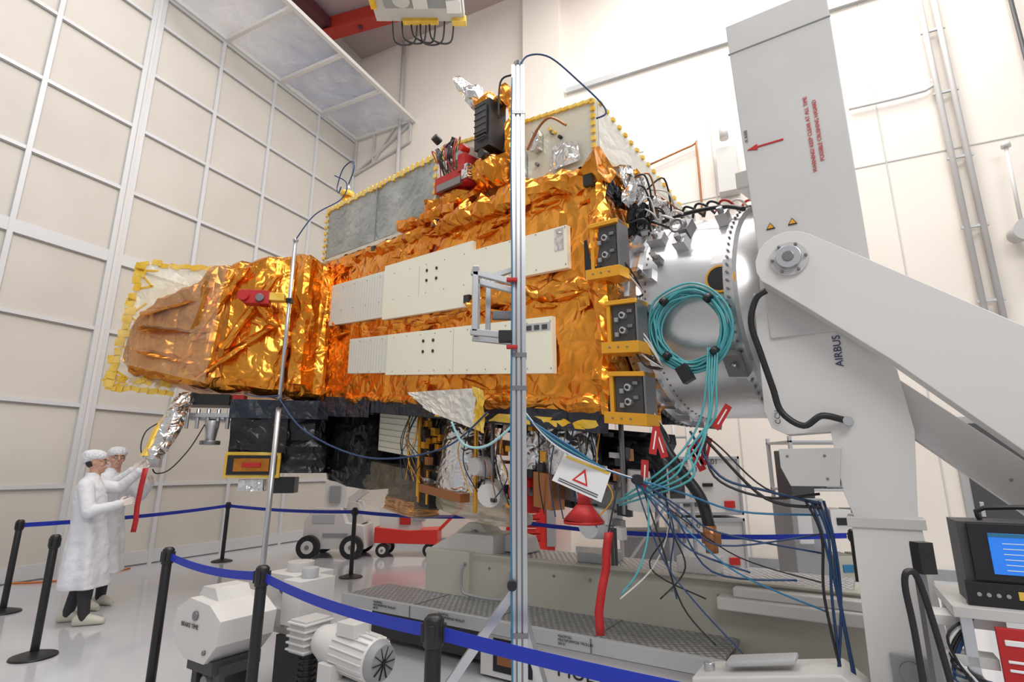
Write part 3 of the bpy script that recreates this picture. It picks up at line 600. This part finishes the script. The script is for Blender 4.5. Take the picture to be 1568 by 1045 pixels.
b.box((0,0,.58),(.35,.35,.4),WHT);b.box((.25,-.1,.62),(.2,.3,.3),WHT);b.cyl((0,0,.75),(0,0,.85),.1,WHT2);b.cyl((.1,-.18,.7),(.1,-.22,.7),.04,DALU);b.box((.3,-.05,.2),(.5,.3,.36),DGR);b.cyl((.25,-.1,.77),(.25,-.1,.84),.06,LGR);b.box((.05,-.2,.5),(.15,.05,.12),LGR)
b.tf=PR(-1.35,3.95)
b.box((0,0,.48),(.16,.2,.2),WHT2)
for i in range(5): b.box((0,0,.4+.04*i),(.19,.23,.012),WHT)
b.cyl((0.02,-.02,.38),(.02,-.02,.15),.05,BLK)
for i in range(6): b.cyl((.02,-.02,.16+.035*i),(.02,-.02,.175+.035*i),.06,BLK)
b.tf=PR(-.98,3.72)
b.cyl((-.22,0,.45),(.2,0,.42),.125,WHT,seg=28);b.cyl((.2,0,.42),(.25,0,.417),.12,GRY,.10,seg=28);b.cyl((-.32,0,.46),(-.22,0,.45),.09,WHT,.12)
for k in range(20):
    a=2*math.pi*k/20;c,s_=math.cos(a),math.sin(a);b.beam((-.1,c*.125,.445+s_*.125),(.19,c*.125,.423+s_*.125),.008,.02,WHT,(0,c,s_))
for k in range(10):
    a=2*math.pi*k/10;b.beam((.252,0,.417),(.252,.09*math.cos(a),.417+.09*math.sin(a)),.012,.006,BLK)
b.box((0,-.03,.58),(.16,.12,.08),WHT);b.box((0,0,.15),(.3,.2,.3),WHT2);b.box((-.1,-.1,.33),(.12,.1,.12),WHT)
b.done(.006)
MM=PR(-1.95,4.05);text('BRAKE TIME',.04,frame(MM((-.22,-.205,.52)),T,(0,0,1)),tr,DGR)
# ---------------------------------------------------------------- camera-side mast with bracket
e=empty('aluminium_mast')
b=MB('extrusion',e)
x0,y0=.03,2.4
b.box((x0,y0,1.83),(.048,.048,3.5),DALU)
for dx in(-.024,.024):
    for dy in(-.024,.024): b.box((x0+dx,y0+dy,1.83),(.018,.018,3.5),ALU)
for d_ in(-.026,.026): b.box((x0,y0+d_,1.83),(.014,.010,3.5),ALU);b.box((x0+d_,y0,1.83),(.010,.014,3.5),ALU)
b.cyl((x0,y0,3.55),(x0,y0,3.62),.02,BLK)
for z in(1.9,3.3,.9,2.05): b.box((x0,y0,z),(.072,.072,.02),DALU)
b.beam((x0,y0,1.09),(-.75,2.38,.05),.035,.035,ALU);b.beam((x0,y0,1.0),(.3,3.0,.05),.035,.035,ALU)
b.box((x0,y0,.06),(.1,.1,.08),DALU);b.cyl((x0-.03,y0-.03,1.09),(x0-.03,y0-.06,1.09),.02,BLK)
b.box((-.77,2.38,.03),(.1,.1,.06),BLK);b.box((.3,3.02,.03),(.1,.1,.06),BLK)
b.done()
b=MB('bracket',e)
for yy in(2.38,2.50):
    b.beam((-.17,yy,2.16),(-.17,yy,2.46),.028,.028,ALU);b.beam((-.19,yy,2.45),(.0,yy,2.40),.028,.028,ALU);b.beam((-.19,yy,2.16),(.0,yy,2.14),.028,.028,ALU)
b.beam((-.17,2.36,2.46),(-.17,2.6,2.5),.028,.028,ALU);b.beam((-.12,2.6,2.2),(-.12,2.6,2.5),.026,.026,ALU);b.beam((-.12,2.6,2.5),(.02,2.6,2.55),.026,.026,ALU);b.beam((-.1,2.6,2.3),(.0,2.6,2.3),.04,.04,DALU)
b.box((-.03,2.35,2.13),(.06,.05,.05),BLK);b.box((.0,2.34,2.08),(.05,.03,.015),RED);b.box((.0,2.35,2.40),(.05,.03,.015),RED);b.done(.003)
b=MB('mast_cable',e);b.tube([(.03,2.38,3.55),(.08,2.4,3.66),(.2,2.42,3.67),(.36,2.44,3.53),(.47,2.46,3.42),(.49,2.46,3.36),(.44,2.46,3.33)],.005,CBLU,sub=8)
b.tube([(.0,2.365,3.5),(-.005,2.365,3.0),(.0,2.36,2.4),(-.005,2.365,1.6),(.0,2.36,.9),(.005,2.36,.3)],.004,CMID,sub=5)
b.tube([(.0,2.37,3.52),(-.06,2.4,3.5),(-.07,2.42,3.3)],.005,BLK);b.done()
e=empty('instrument_stand')
b=MB('stand_pole',e);b.cyl((-2.38,5.5,0),(-2.38,5.5,2.2),.026,ALU);b.cyl((-2.38,5.5,2.1),(-2.38,5.5,3.98),.02,ALU);b.box((-2.38,5.5,2.2),(.07,.07,.06),BLK);b.box((-2.38,5.5,3.3),(.06,.06,.05),BLK);b.sph((-2.38,5.5,4.0),.03,ALU)
for a in(.3,2.4,4.5): b.beam((-2.38,5.5,.5),(-2.38+.45*math.cos(a),5.5+.45*math.sin(a),.03),.025,.025,ALU)
b.tube([(-2.38,5.48,3.98),(-2.2,5.5,4.3),(-1.95,5.6,4.55),(-1.9,5.6,4.75),(-2.05,5.6,4.85)],.007,CBLU)
b.tube([(-2.38,5.48,2.25),(-2.0,5.3,1.9),(-1.3,5.0,1.65),(-.6,4.7,1.72),(-.2,4.4,2.0)],.008,CBLU,sub=8)
b.tube([(-2.38,5.48,2.28),(-2.7,5.7,2.3),(-3.1,6.2,2.4)],.008,CBLU,sub=8)
b.done()
# ---------------------------------------------------------------- barrier posts and belts
def post(x,y):
    b=MB('barrier_post')
    b.cyl((x,y,0),(x,y,.015),.17,BLK,.165,28);b.cyl((x,y,.015),(x,y,.05),.165,BLK,.04,28);b.cyl((x,y,.03),(x,y,.88),.032,BLK);b.cyl((x,y,.87),(x,y,.97),.04,BLK);b.cyl((x,y,.97),(x,y,.985),.04,BLK,.025)
    for k in range(4):
        a=k*math.pi/2;b.box((x+.04*math.cos(a),y+.04*math.sin(a),.92),(.02,.02,.07),BLK)
    return b.done(.002)
posts=[(-4.05,5.05),(-5.65,6.5),(-5.0,9.9),(-2.37,8.5),(-2.55,4.25),(-1.5,3.47),(-.31,2.34),(-.42,7.7),(3.3,5.5),(1.75,1.1)]
for p in posts: post(*p)
def belt(a,c,sag=.04):
    b=MB('barrier_belt');a=Vector((*a,.92));c=Vector((*c,.92));d=(c-a).normalized();a=a+d*.055;c=c-d*.055;nrm=Vector((-d.y,d.x,0))*.0015;n=12;L=[]
    for i in range(n+1):
        t=i/n;p=a.lerp(c,t)+Vector((0,0,-sag*4*t*(1-t)));L.append([b.v(p+nrm+Vector((0,0,.025))),b.v(p+nrm-Vector((0,0,.025))),b.v(p-nrm-Vector((0,0,.025))),b.v(p-nrm+Vector((0,0,.025)))])
    for i in range(n):
        for k in range(4): b.f([L[i][k],L[i][(k+1)%4],L[i+1][(k+1)%4],L[i+1][k]],BLUE)
    b.done()
for i,j in((1,2),(2,3),(3,7),(7,8),(4,5),(5,6),(6,9)): belt(posts[i],posts[j],.03 if (i,j)!=(7,8) else .1)
b=MB('floor_cable');b.tube([(-7.2,8.0,.012),(-6.6,8.1,.012),(-6.2,8.5,.012),(-6.1,9.2,.012)],.012,mat('cable_orange',(.7,.18,.03)));b.done()
# ---------------------------------------------------------------- technicians
def tech(base,fwd,H,armR,armL,legs,lean=0,glasses=True,headturn=0):
    k=H/1.75;f=Vector((*fwd,0)).normalized();l=Vector((-f.y,f.x,0));B=Vector((*base,0))
    def tf(v): return B+k*(f*(v[0]-lean*max(0,v[2]-.8))+l*v[1]+Vector((0,0,v[2])))
    par=empty('technician')
    b=MB('coat',par,tf)
    prof=[(.36,.215,.255,.02),(.55,.20,.24,.01),(.8,.175,.215,0),(1.0,.15,.19,0),(1.15,.15,.195,0),(1.28,.145,.205,0),(1.38,.125,.195,0),(1.44,.09,.15,0),(1.49,.065,.075,.01),(1.53,.06,.065,.015)]
    secs=[]
    for z,rx,ry,ox in prof:
        fl=.10 if z<.9 else .03
        secs.append([Vector((ox+rx*math.cos(a)*(1+fl*math.sin(a*5+z*2)),ry*math.sin(a)*(1+fl*math.cos(a*6+z)),z)) for a in [2*math.pi*q/40 for q in range(40)]])
    b.loft(secs,COAT,False,.010,6,1,4)
    for side,arm in((-1,armR),(1,armL)):
        sh=Vector((0,side*.175,1.39));el=Vector(arm[0]);wr=Vector(arm[1])
        b.cap(sh,el,.078,.064,COAT);b.cap(el,wr,.064,.042,COAT)
        d=(wr-el)
        for t in(.15,.35,.6): b.cyl(el+d*t,el+d*(t+.06),.062-.014*t,COAT,.055-.014*t)
        b.cyl(wr-d*.08,wr+d*.03,.048,COAT,.050)
    b.box((.15,-.02,.85),(.03,.012,.9),COAT)
    b.done(remesh=.011*k,smooth=3)
    b=MB('trousers',par,tf)
    for side,(kn,an) in zip((-1,1),legs):
        hp=Vector((0,side*.09,.88));b.cap(hp,kn,.095,.065,PANTS);b.cap(kn,Vector(an)+Vector((0,0,.08)),.068,.052,PANTS)
    b.done(remesh=.014*k,smooth=2)
    b=MB('shoes',par,tf)
    for side,(kn,an) in zip((-1,1),legs):
        a=Vector(an)
        b.loft([[a+Vector((x,math.cos(q)*w,max(.0,zc+math.sin(q)*h))) for q in [2*math.pi*i/12 for i in range(12)]] for x,w,zc,h in((-.09,.025,.045,.04),(-.06,.04,.06,.06),(.0,.042,.065,.065),(.08,.046,.05,.05),(.15,.044,.038,.036),(.19,.02,.03,.025))],SHOE,False,0,sub=2)
    b.done()
    ht=Matrix.Rotation(headturn,3,'Z')
    hc_=Vector((.035,0,1.645))
    def htf(v): return tf(hc_+ht@Vector(v))
    b=MB('head',par,htf)
    b.sph((0,0,.01),(.092,.075,.105),SKIN,20,14);b.sph((.035,0,-.06),(.052,.052,.055),SKIN);b.sph((.055,0,-.095),(.026,.03,.022),SKIN)
    b.cyl((-.01,0,-.19),(0,0,-.06),.055,SKIN,.052);b.cap((.09,0,.015),(.108,0,-.018),.009,.014,SKIN,8);b.sph((.08,0,.035),(.018,.05,.012),SKIN)
    b.sph((.092,0,-.052),(.010,.024,.006),SKIN);b.sph((.09,0,-.064),(.011,.02,.006),SKIN)
    for y in(-.073,.073): b.sph((0,y,-.005),(.02,.01,.033),SKIN,10,8)
    for y in(-.04,.04): b.sph((.062,y,-.03),(.02,.02,.02),SKIN,8,6)
    b.done(remesh=.005*k,smooth=2)
    b=MB('face_details',par,htf)
    for y in(-.03,.03):
        b.sph((.083,y,.008),(.008,.012,.008),PAPER,10,8);b.sph((.089,y,.008),(.004,.006,.006),BLK,8,6);b.box((.088,y,.028),(.008,.028,.005),HAIR)
        if glasses: b.tube([(.098,y+.022*math.cos(t),.006+.018*math.sin(t)) for t in [i*math.pi/4 for i in range(8)]],.002,BLK,6,2,True);b.cyl((.095,y*1.8,.01),(.0,y*2.45,.012),.002,BLK,seg=6)
    b.box((.101,0,-.058),(.003,.036,.003),mat('lip',(.4,.12,.1)))
    b.sph((-.022,0,-.012),(.076,.074,.062),HAIR,16,10)
    b.done()
    b=MB('bouffant_cap',par,htf)
    secs=[]
    for z,r in((.028,.088),(.034,.100),(.06,.108),(.09,.102),(.115,.08),(.13,.045),(.135,.01)):
        secs.append([Vector((-.018+1.08*r*math.cos(a)*(1+.03*math.sin(a*13)),.92*r*math.sin(a)*(1+.03*math.cos(a*11)),z-.6*r*max(0,-math.cos(a))*(z<.08))) for a in [2*math.pi*q/44 for q in range(44)]])
    b.loft(secs,CAP,False,.002,20,1,2);b.done()
    for side,arm in((-1,armR),(1,armL)):
        el,wr=Vector(arm[0]),Vector(arm[1]);d=(wr-el).normalized();pn=Vector(arm[2]).normalized();pn=(pn-d*pn.dot(d)).normalized();sd=d.cross(pn)*(-side)
        b=MB('hand',par,tf)
        def hp(a_,s_,n_): return wr+d*a_+sd*s_+pn*n_
        b.cap(hp(-.02,0,0),hp(.02,0,0),.028,.03,GLOVE)
        for s_ in(-.026,-.009,.009,.026): b.cap(hp(.01,s_*.7,0),hp(.085,s_,.004),.016,.0125,GLOVE,10)
        for s_,L,cu in((-.029,.062,.9),(-.010,.078,.8),(.010,.083,.75),(.029,.076,.6)):
            p=hp(.085,s_,.004);ang=0;fr=(.45,.32,.23)
            for j in range(3):
                ang+=cu*(.45+.2*j);qn=p+(d*math.cos(ang)+pn*math.sin(ang))*L*fr[j];b.cap(p,qn,.0105-.001*j,.0095-.001*j,GLOVE,8);p=qn
        t0=hp(.02,.03,.008);t1=hp(.05,.055,.022);t2=hp(.075,.056,.04);b.cap(hp(.0,.015,.0),t0,.016,.014,GLOVE,8);b.cap(t0,t1,.013,.011,GLOVE,8);b.cap(t1,t2,.011,.009,GLOVE,8)
        b.done(remesh=.0035*k,smooth=1)
    return tf,par
tech((-4.50,6.05),(.92,.38),1.73,[(.06,-.27,1.13),(.31,-.20,1.20),(0,1,0)],[(.22,.20,1.36),(.43,.12,1.55),(0,-1,.3)],[(Vector((.05,-.09,.48)),(.10,-.11,0)),(Vector((-.02,.10,.48)),(-.10,.12,0))],lean=.10)
tech((-4.86,6.74),(.95,-.25),1.79,[(.22,-.22,1.30),(.46,-.14,1.50),(0,1,0)],[(.18,.26,1.2),(.42,.15,1.35),(0,-1,0)],[(Vector((.04,-.10,.48)),(.06,-.11,0)),(Vector((.0,.10,.48)),(-.02,.12,0))],lean=0,headturn=-.5)
b=MB('red_warning_streamer')
b.loft([[Vector((-4.12+dx+sx*.028,6.19+sy*.004,z)) for sx,sy in((-1,-1),(1,-1),(1,1),(-1,1))] for z,dx in((1.56,.02),(1.35,.0),(1.15,-.01),(1.0,.0),(.88,-.01))],RED,False,0,sub=2);b.cyl((-4.10,6.19,1.55),(-4.08,6.25,1.6),.006,ALU)
b.done()
# ---------------------------------------------------------------- background equipment
def wheel(b,c,r,w,ax=(0,1,0)):
    c=Vector(c);a=Vector(ax);b.cyl(c-a*w/2,c+a*w/2,r,BLK,seg=24);b.cyl(c-a*(w/2+.01),c+a*(w/2+.01),r*.55,WHT,seg=18);b.cyl(c-a*(w/2+.02),c+a*(w/2+.02),r*.2,DALU,seg=10)
e=empty('mast_lift_platform')
b=MB('lift_body',e)
b.prism([(-3.75,.16),(-3.75,.62),(-3.6,.86),(-3.1,.86),(-3.0,.6),(-2.68,.55),(-2.62,.16)],10.2,10.9,WHT);b.prism([(-3.3,.72),(-3.3,1.0),(-2.85,.95),(-2.7,.6),(-2.9,.5)],10.4,10.8,WHT2)
b.box((-3.25,10.5,1.1),(.4,.4,.5),WHT);b.box((-3.25,10.28,1.1),(.2,.04,.3),GRY);b.beam((-3.1,10.5,.9),(-2.72,10.5,1.2),.14,.14,WHT2)
for x in(-3.62,-2.85):
    for y in(10.15,10.95): wheel(b,(x,y,.2),.2,.14)
b.bx((-3.4,10.19,.36),(-2.95,10.2,.43),GRY);b.bx((-3.6,10.19,.6),(-3.2,10.2,.75),LGR)
b.done(.015)
e=empty('red_equipment_cart')
b=MB('cart_body',e);b.prism([(-2.5,.25),(-2.5,.52),(-1.9,.46),(-1.35,.48),(-1.35,.22)],10.3,10.9,REDP);b.box((-2.05,10.6,.66),(.75,.5,.42),WHT);b.box((-1.95,10.33,.66),(.2,.03,.2),RED);b.box((-1.7,10.4,.68),(.2,.2,.12),GRY)
b.beam((-1.35,10.5,.45),(-.9,10.5,.9),.06,.06,REDP);b.beam((-.95,10.3,.9),(-.95,10.8,.9),.05,.05,REDP);b.cyl((-2.3,10.5,.85),(-2.3,10.5,.97),.08,YEL)
for x in(-2.35,-1.5):
    for y in(10.35,10.85): wheel(b,(x,y,.12),.12,.06)
b.done(.01)
e=empty('tool_trolley')
b=MB('tool_cabinet',e);b.box((.32,10.1,.58),(.85,.5,.8),REDP)
for i in range(6): b.box((.22,9.83,.28+i*.12),(.55,.03,.10),RED if i%2 else REDP);b.box((.22,9.81,.31+i*.12),(.4,.02,.015),ALU)
b.box((.68,9.83,.6),(.16,.03,.7),GRY);b.box((.32,10.1,1.0),(.9,.55,.04),BLK)
for i in range(14): b.box((.05+.05*(i%7),9.83+.0,.9-.15*(i//7)),(.03,.05,.06),random.choice([CMID,YEL,WHT,TEAL]))
for x in(-.02,.66):
    for y in(9.9,10.3): wheel(b,(x,y,.09),.09,.05)
b.box((-.15,10.1,.9),(.06,.4,.04),BLK);b.done(.008)
e=empty('instrument_rack')
b=MB('rack_cases',e)
for z0,z1 in((.12,.86),(.90,1.74)):
    b.bx((2.4,8.2,z0),(3.35,8.9,z1),WHT2);b.bx((2.38,8.17,z0),(3.37,8.21,z0+.05),ALU);b.bx((2.38,8.17,z1-.05),(3.37,8.21,z1),ALU)
    for x in(2.38,3.33): b.bx((x,8.17,z0),(x+.04,8.21,z1),ALU)
    b.bx((2.5,8.17,z0+.12),(2.75,8.2,z0+.24),DGR);b.bx((3.1,8.17,z0+.1),(3.25,8.2,z0+.2),RED);b.bx((2.8,8.165,z0+.4),(2.95,8.2,z0+.45),BLK);b.bx((2.45,8.165,z0+.4),(2.5,8.2,z0+.5),DALU)
for x in(2.5,3.25): wheel(b,(x,8.4,.07),.07,.05);wheel(b,(x,8.7,.07),.07,.05)
b.done(.008)
text('K000455-01\nSN01',.11,frame((2.5,8.165,1.62),(1,0,0),(0,0,1)),e,BLK);text('K000',.1,frame((2.5,8.165,.72),(1,0,0),(0,0,1)),e,BLK)
e=empty('access_scaffold')
b=MB('scaffold_frame',e)
for x in(1.35,1.95,2.25):
    for y in(7.0,7.6): b.cyl((x,y,0),(x,y,2.35),.025,LGR)
for z in(.35,.75,1.15,1.55,1.95,2.3):
    for y in(7.0,7.6): b.cyl((1.35,y,z),(2.25,y,z),.018,LGR)
b.beam((1.35,7,.35),(1.95,7,1.15),.03,.03,LGR);b.beam((1.95,7,1.15),(1.35,7,1.95),.03,.03,LGR);b.bx((1.3,6.95,1.15),(2.3,7.65,1.19),ALU)
b.bx((1.45,7.1,.36),(2.1,7.5,.8),GRY);b.bx((1.5,7.1,1.19),(1.85,7.5,1.5),WHT);b.bx((1.9,7.1,1.19),(2.2,7.5,1.4),DGR);b.done()
e=empty('equipment_shelving')
b=MB('shelf_frame',e)
for x in(3.25,4.3):
    for y in(6.4,6.95): b.box((x,y,.98),(.04,.04,1.9),LGR)
for z in(.3,.8,1.3,1.85): b.bx((3.23,6.38,z),(4.32,6.97,z+.03),LGR)
for i in range(9):
    z=.33+.5*(i%3);x=3.35+.3*(i//3);b.box((x+.1,6.6,z+.14),(.24,.35,.26),random.choice([WHT,GRY,DGR,CREAM,LGR]));b.box((x+.1,6.42,z+.14),(.12,.02,.08),random.choice([BLK,CMID,RED,YEL]))
b.done(.005)
e=empty('control_cabinet')
b=MB('cabinet',e);b.bx((2.95,5.9,1.25),(3.2,6.2,1.75),DGR);b.bx((2.9,5.85,.4),(3.25,6.25,1.25),GRY);b.bx((2.9,5.85,0),(3.25,6.25,.4),WHT2);b.bx((2.95,5.84,.8),(3.1,5.86,1.1),WHT);b.done(.01)
e=empty('hanging_warning_sheet')
b=MB('sheet',e)
q=[(.315,3.28,1.64),(.585,3.26,1.535),(.52,3.27,1.36),(.236,3.29,1.485)]
c=[b.v(p) for p in q];c2=[b.v(Vector(p)+Vector((0,.006,0))) for p in q];b.f(c,PAPER);b.f(c2[::-1],PAPER)
for i in range(4): b.f([c[i],c2[i],c2[(i+1)%4],c[(i+1)%4]],PAPER)
def lerp4(u,v,dy=-.004): 
    P=[Vector(p) for p in q];r=(P[0]*(1-u)+P[1]*u)*(1-v)+(P[3]*(1-u)+P[2]*u)*v;return r+Vector((0,dy,0))
for u0,v0,u1,v1,m in((.05,.03,.97,.12,YEL),(.1,.82,.9,.85,DGR),(.1,.89,.9,.92,DGR)):
    b.f([b.v(lerp4(u0,v0)),b.v(lerp4(u1,v0)),b.v(lerp4(u1,v1)),b.v(lerp4(u0,v1))],m)
b.f([b.v(lerp4(.5,.22)),b.v(lerp4(.66,.72)),b.v(lerp4(.34,.72))],REDP);b.f([b.v(lerp4(.5,.36,-.006)),b.v(lerp4(.61,.66,-.006)),b.v(lerp4(.39,.66,-.006))],PAPER)
b.done(recalc=False)
b=MB('red_funnel_cover');b.cyl((.44,3.42,1.41),(.44,3.42,1.33),.035,RED,.045);b.cyl((.44,3.42,1.34),(.435,3.42,1.245),.045,RED,.125,24);b.cyl((.435,3.42,1.245),(.435,3.42,1.228),.125,RED,.12,24);b.tube([(.44,3.42,1.41),(.45,3.44,1.55),(.42,3.5,1.75)],.008,BLK);b.done()
b=MB('red_ribbon')
L=[(.55,1.2),(.535,1.1),(.53,1.0),(.50,.9),(.48,.78),(.485,.66)]
b.loft([[Vector((x+sx*.024,3.24+sy*.003+.012*math.sin(z*20),z)) for sx,sy in((-1,-1),(1,-1),(1,1),(-1,1))] for x,z in L],RED,False,0,sub=2);b.tube([(.55,3.24,1.2),(.59,3.25,1.35),(.64,3.3,1.5)],.005,BLK)
for x in(.57,.59): b.box((x,3.25,1.12),(.015,.02,.2),BLK)
b.done()
b=MB('remove_before_flight_tags')
for x,y,z,a in((.86,3.3,1.72,.2),(.90,3.32,1.70,-.25),(1.16,3.4,1.70,.5),(1.2,3.4,1.66,.3),(.80,3.35,1.52,.1),(1.14,3.4,1.62,-.4),(1.28,3.3,1.86,.6)):
    b.box((x,y,z),(.045,.006,.17),RED,Matrix.Rotation(a,3,'Y'));b.box((x,y-.004,z),(.008,.002,.11),PAPER,Matrix.Rotation(a,3,'Y'))
b.done()
e=empty('umbilical_cable_bundle')
b=MB('thick_hose',e);b.tube([(.92,3.45,1.80),(.96,3.4,1.66),(1.04,3.36,1.52),(1.12,3.32,1.38),(1.15,3.3,1.22)],.034,BLK,12);b.cyl((1.15,3.3,1.23),(1.155,3.3,1.08),.04,COPPER,.035)
b.box((1.155,3.3,1.16),(.09,.07,.06),COPPER);b.done()
b=MB('hanging_cables',e)
R=random.uniform
for i in range(9):
    ex,ez=[(1.08,.64),(1.22,.60),(1.72,1.30),(1.55,.96),(1.7,.8),(1.7,1.1),(1.68,.95),(1.72,1.2),(1.3,1.0)][i]
    sx=.74+R(-.03,.03);m1=((sx+ex)/2+R(-.08,.08),3.2+R(-.05,.05),min(1.48,ez)-.02+R(-.15,.0)+ (1.48-ez)*.35)
    b.tube([(sx,3.3,1.49+R(-.02,.02)),(sx+(ex-sx)*.25,3.25,1.49-(1.49-ez)*.35-R(.0,.12)),m1,(ex,3.15,ez)],R(.004,.007),random.choice([CBLU,CBLU,CBLU,BLK,CMID]),6)
for i in range(5):
    x=1.63+.02*i;b.tube([(x+R(-.03,.03),3.08,1.38),(x+R(-.05,.05),3.04,1.2),(x+R(-.04,.04),3.03,.9),(x+R(-.06,.06),3.03,.5)],.007,random.choice([CBLU,CBLU,BLK]),6)
for i in range(5):
    b.tube([(.06,3.2,1.86+.01*i),(.2,3.2,1.77-.01*i),(.34,3.2,1.68-.012*i),(.55,3.25,1.55),(.74,3.3,1.49)],.006,[CMID,CBLU,TEAL,CBLU,COAT][i],6)
b.tube([(-.38,3.4,1.84),(-.30,3.4,1.70),(-.15,3.35,1.69),(.03,3.3,1.83)],.008,mat('cable_pale_teal',(.35,.6,.62)),6)
b.tube([(.80,3.3,1.5),(.78,3.25,1.2),(.70,3.2,1.0),(.6,3.2,.88)],.006,TEAL,6)
for i in range(4):
    b.tube([(1.15+R(-.05,.05),3.4,1.78),(1.25+R(-.05,.1),3.3,1.6+R(-.1,.1)),(1.45,3.2,1.42+R(-.08,.05)),(1.68,3.05,1.38+R(-.04,.04))],R(.005,.010),random.choice([BLK,CBLU,BLK]),6)
for i in range(4):
    b.tube([(.92+.03*i,3.6,1.55),(.98+R(-.05,.05),3.6,1.2),(1.0+R(-.2,.2),3.6,.95),(.9+R(-.3,.3),3.55,.78)],.005,random.choice([WHT,BLK,CBLU]),6)
b.cyl((.74,3.32,1.49),(.74,3.26,1.49),.03,BLK)
b.done()
e=empty('control_console')
b=MB('console_table',e)
def CT(v): return Vector((2.0,2.32,0))+Vector((.86,-.5,0))*v[0]+Vector((.5,.86,0))*v[1]+Vector((0,0,v[2]))
b.tf=CT
b.bx((-.22,-.12,.98),(1.0,.4,1.02),WHT2);b.bx((-.2,.0,.0),(.98,.38,.6),GRY);b.bx((-.1,-.13,.72),(.3,-.11,.96),RED);b.bx((-.08,-.135,.9),(.28,-.13,.92),PAPER);b.bx((-.08,-.135,.84),(.1,-.13,.85),PAPER);b.bx((-.08,-.135,.81),(.15,-.13,.82),PAPER)
for x in(-.18,.9):
    for y in(-.08,.36): b.box((x,y,.5),(.04,.04,.98),ALU)
b.bx((-.3,-.05,.93),(-.05,.1,.97),WHT);b.bx((-.32,-.1,.80),(-.1,.0,.84),WHT2);b.box((-.2,-.05,.70),(.1,.1,.12),WHT)
for i in range(6): b.tube([(-.15,-.06,.98),(-.25,-.1,.9-.03*i),(-.2+.02*i,-.12,.75),(-.1,-.1,.6)],.006,random.choice([BLK,CBLU,WHT]),6)
b.done(.004)
b=MB('rugged_computer',e,CT)
b.bx((-.15,-.05,1.02),(.45,.18,1.34),DGR);b.bx((-.16,-.07,1.02),(.46,-.03,1.11),BLK);b.bx((-.12,-.07,1.12),(.42,-.05,1.335),BLK);b.bx((-.06,-.075,1.145),(.38,-.07,1.30),SCRN)
for i in range(6): b.bx((-.02,-.077,1.16+.02*i),(random.uniform(.12,.28),-.075,1.163+.02*i),PAPER)
b.bx((-.06,-.077,1.285),(.38,-.075,1.30),CMID)
b.bx((-.0,-.077,1.055),(.08,-.07,1.085),YEL);b.tube([(-.05,.06,1.34),(-.03,.06,1.39),(.3,.06,1.39),(.32,.06,1.34)],.01,BLK,sub=3)
for i in range(4): b.cyl((-.12+.03*i,-.07,1.065),(-.12+.03*i,-.076,1.065),.008,GRY,seg=8)
b.done(.006)
e=empty('handling_bar')
b=MB('bar',e);b.tube([(1.50,2.2,.25),(1.50,2.2,.9),(1.49,2.2,1.12),(1.515,2.2,1.17),(1.55,2.2,1.12),(1.60,2.2,.8),(1.66,2.2,.2)],.012,BLK,10,6);b.box((1.66,2.35,.7),(.03,.03,1.1),DALU);b.box((1.67,2.33,1.2),(.06,.05,.12),BLK);b.cyl((1.50,2.2,.0),(1.50,2.2,.26),.02,DALU);b.cyl((1.66,2.2,.0),(1.66,2.2,.22),.02,DALU);b.box((1.58,2.25,.03),(.3,.2,.06),DGR);b.box((1.66,2.35,.1),(.03,.03,.2),DALU);b.done()
# ---------------------------------------------------------------- world, lights, camera
w=bpy.data.worlds.new('World');scn.world=w;w.use_nodes=True;bg=w.node_tree.nodes['Background'];bg.inputs[0].default_value=(.98,.98,1,1);bg.inputs[1].default_value=.46
def area(name,loc,tgt,size,power,c=(1,.975,.95)):
    l=bpy.data.lights.new(name,'AREA');l.shape='RECTANGLE';l.size=size[0];l.size_y=size[1];l.energy=power;l.color=c
    o=bpy.data.objects.new(name,l);col.objects.link(o);o.location=loc;o.rotation_euler=(Vector(tgt)-Vector(loc)).to_track_quat('-Z','Y').to_euler();return o
area('ceiling_light',(3.5,6.5,12.9),(3.5,6.5,0),(6,2),640);area('ceiling_light',(-2,3,12.9),(-2,3,0),(6,2),360);area('ceiling_light',(5,3,12.9),(5,3,0),(6,2),450);area('ceiling_light',(-5,6,12.9),(-5,6,0),(2,5),150)
area('front_fill',(2,-4,8),(-.5,6,2.5),(6,2),400)  # added fill from behind the camera, brightens the near sides
cam=bpy.data.cameras.new('camera');cam.sensor_width=36;cam.lens=18.92;cam.clip_start=.05
co=bpy.data.objects.new('camera',cam);col.objects.link(co);co.location=(0,0,1.55);co.rotation_euler=(math.radians(90+13.4),0,0);scn.camera=co
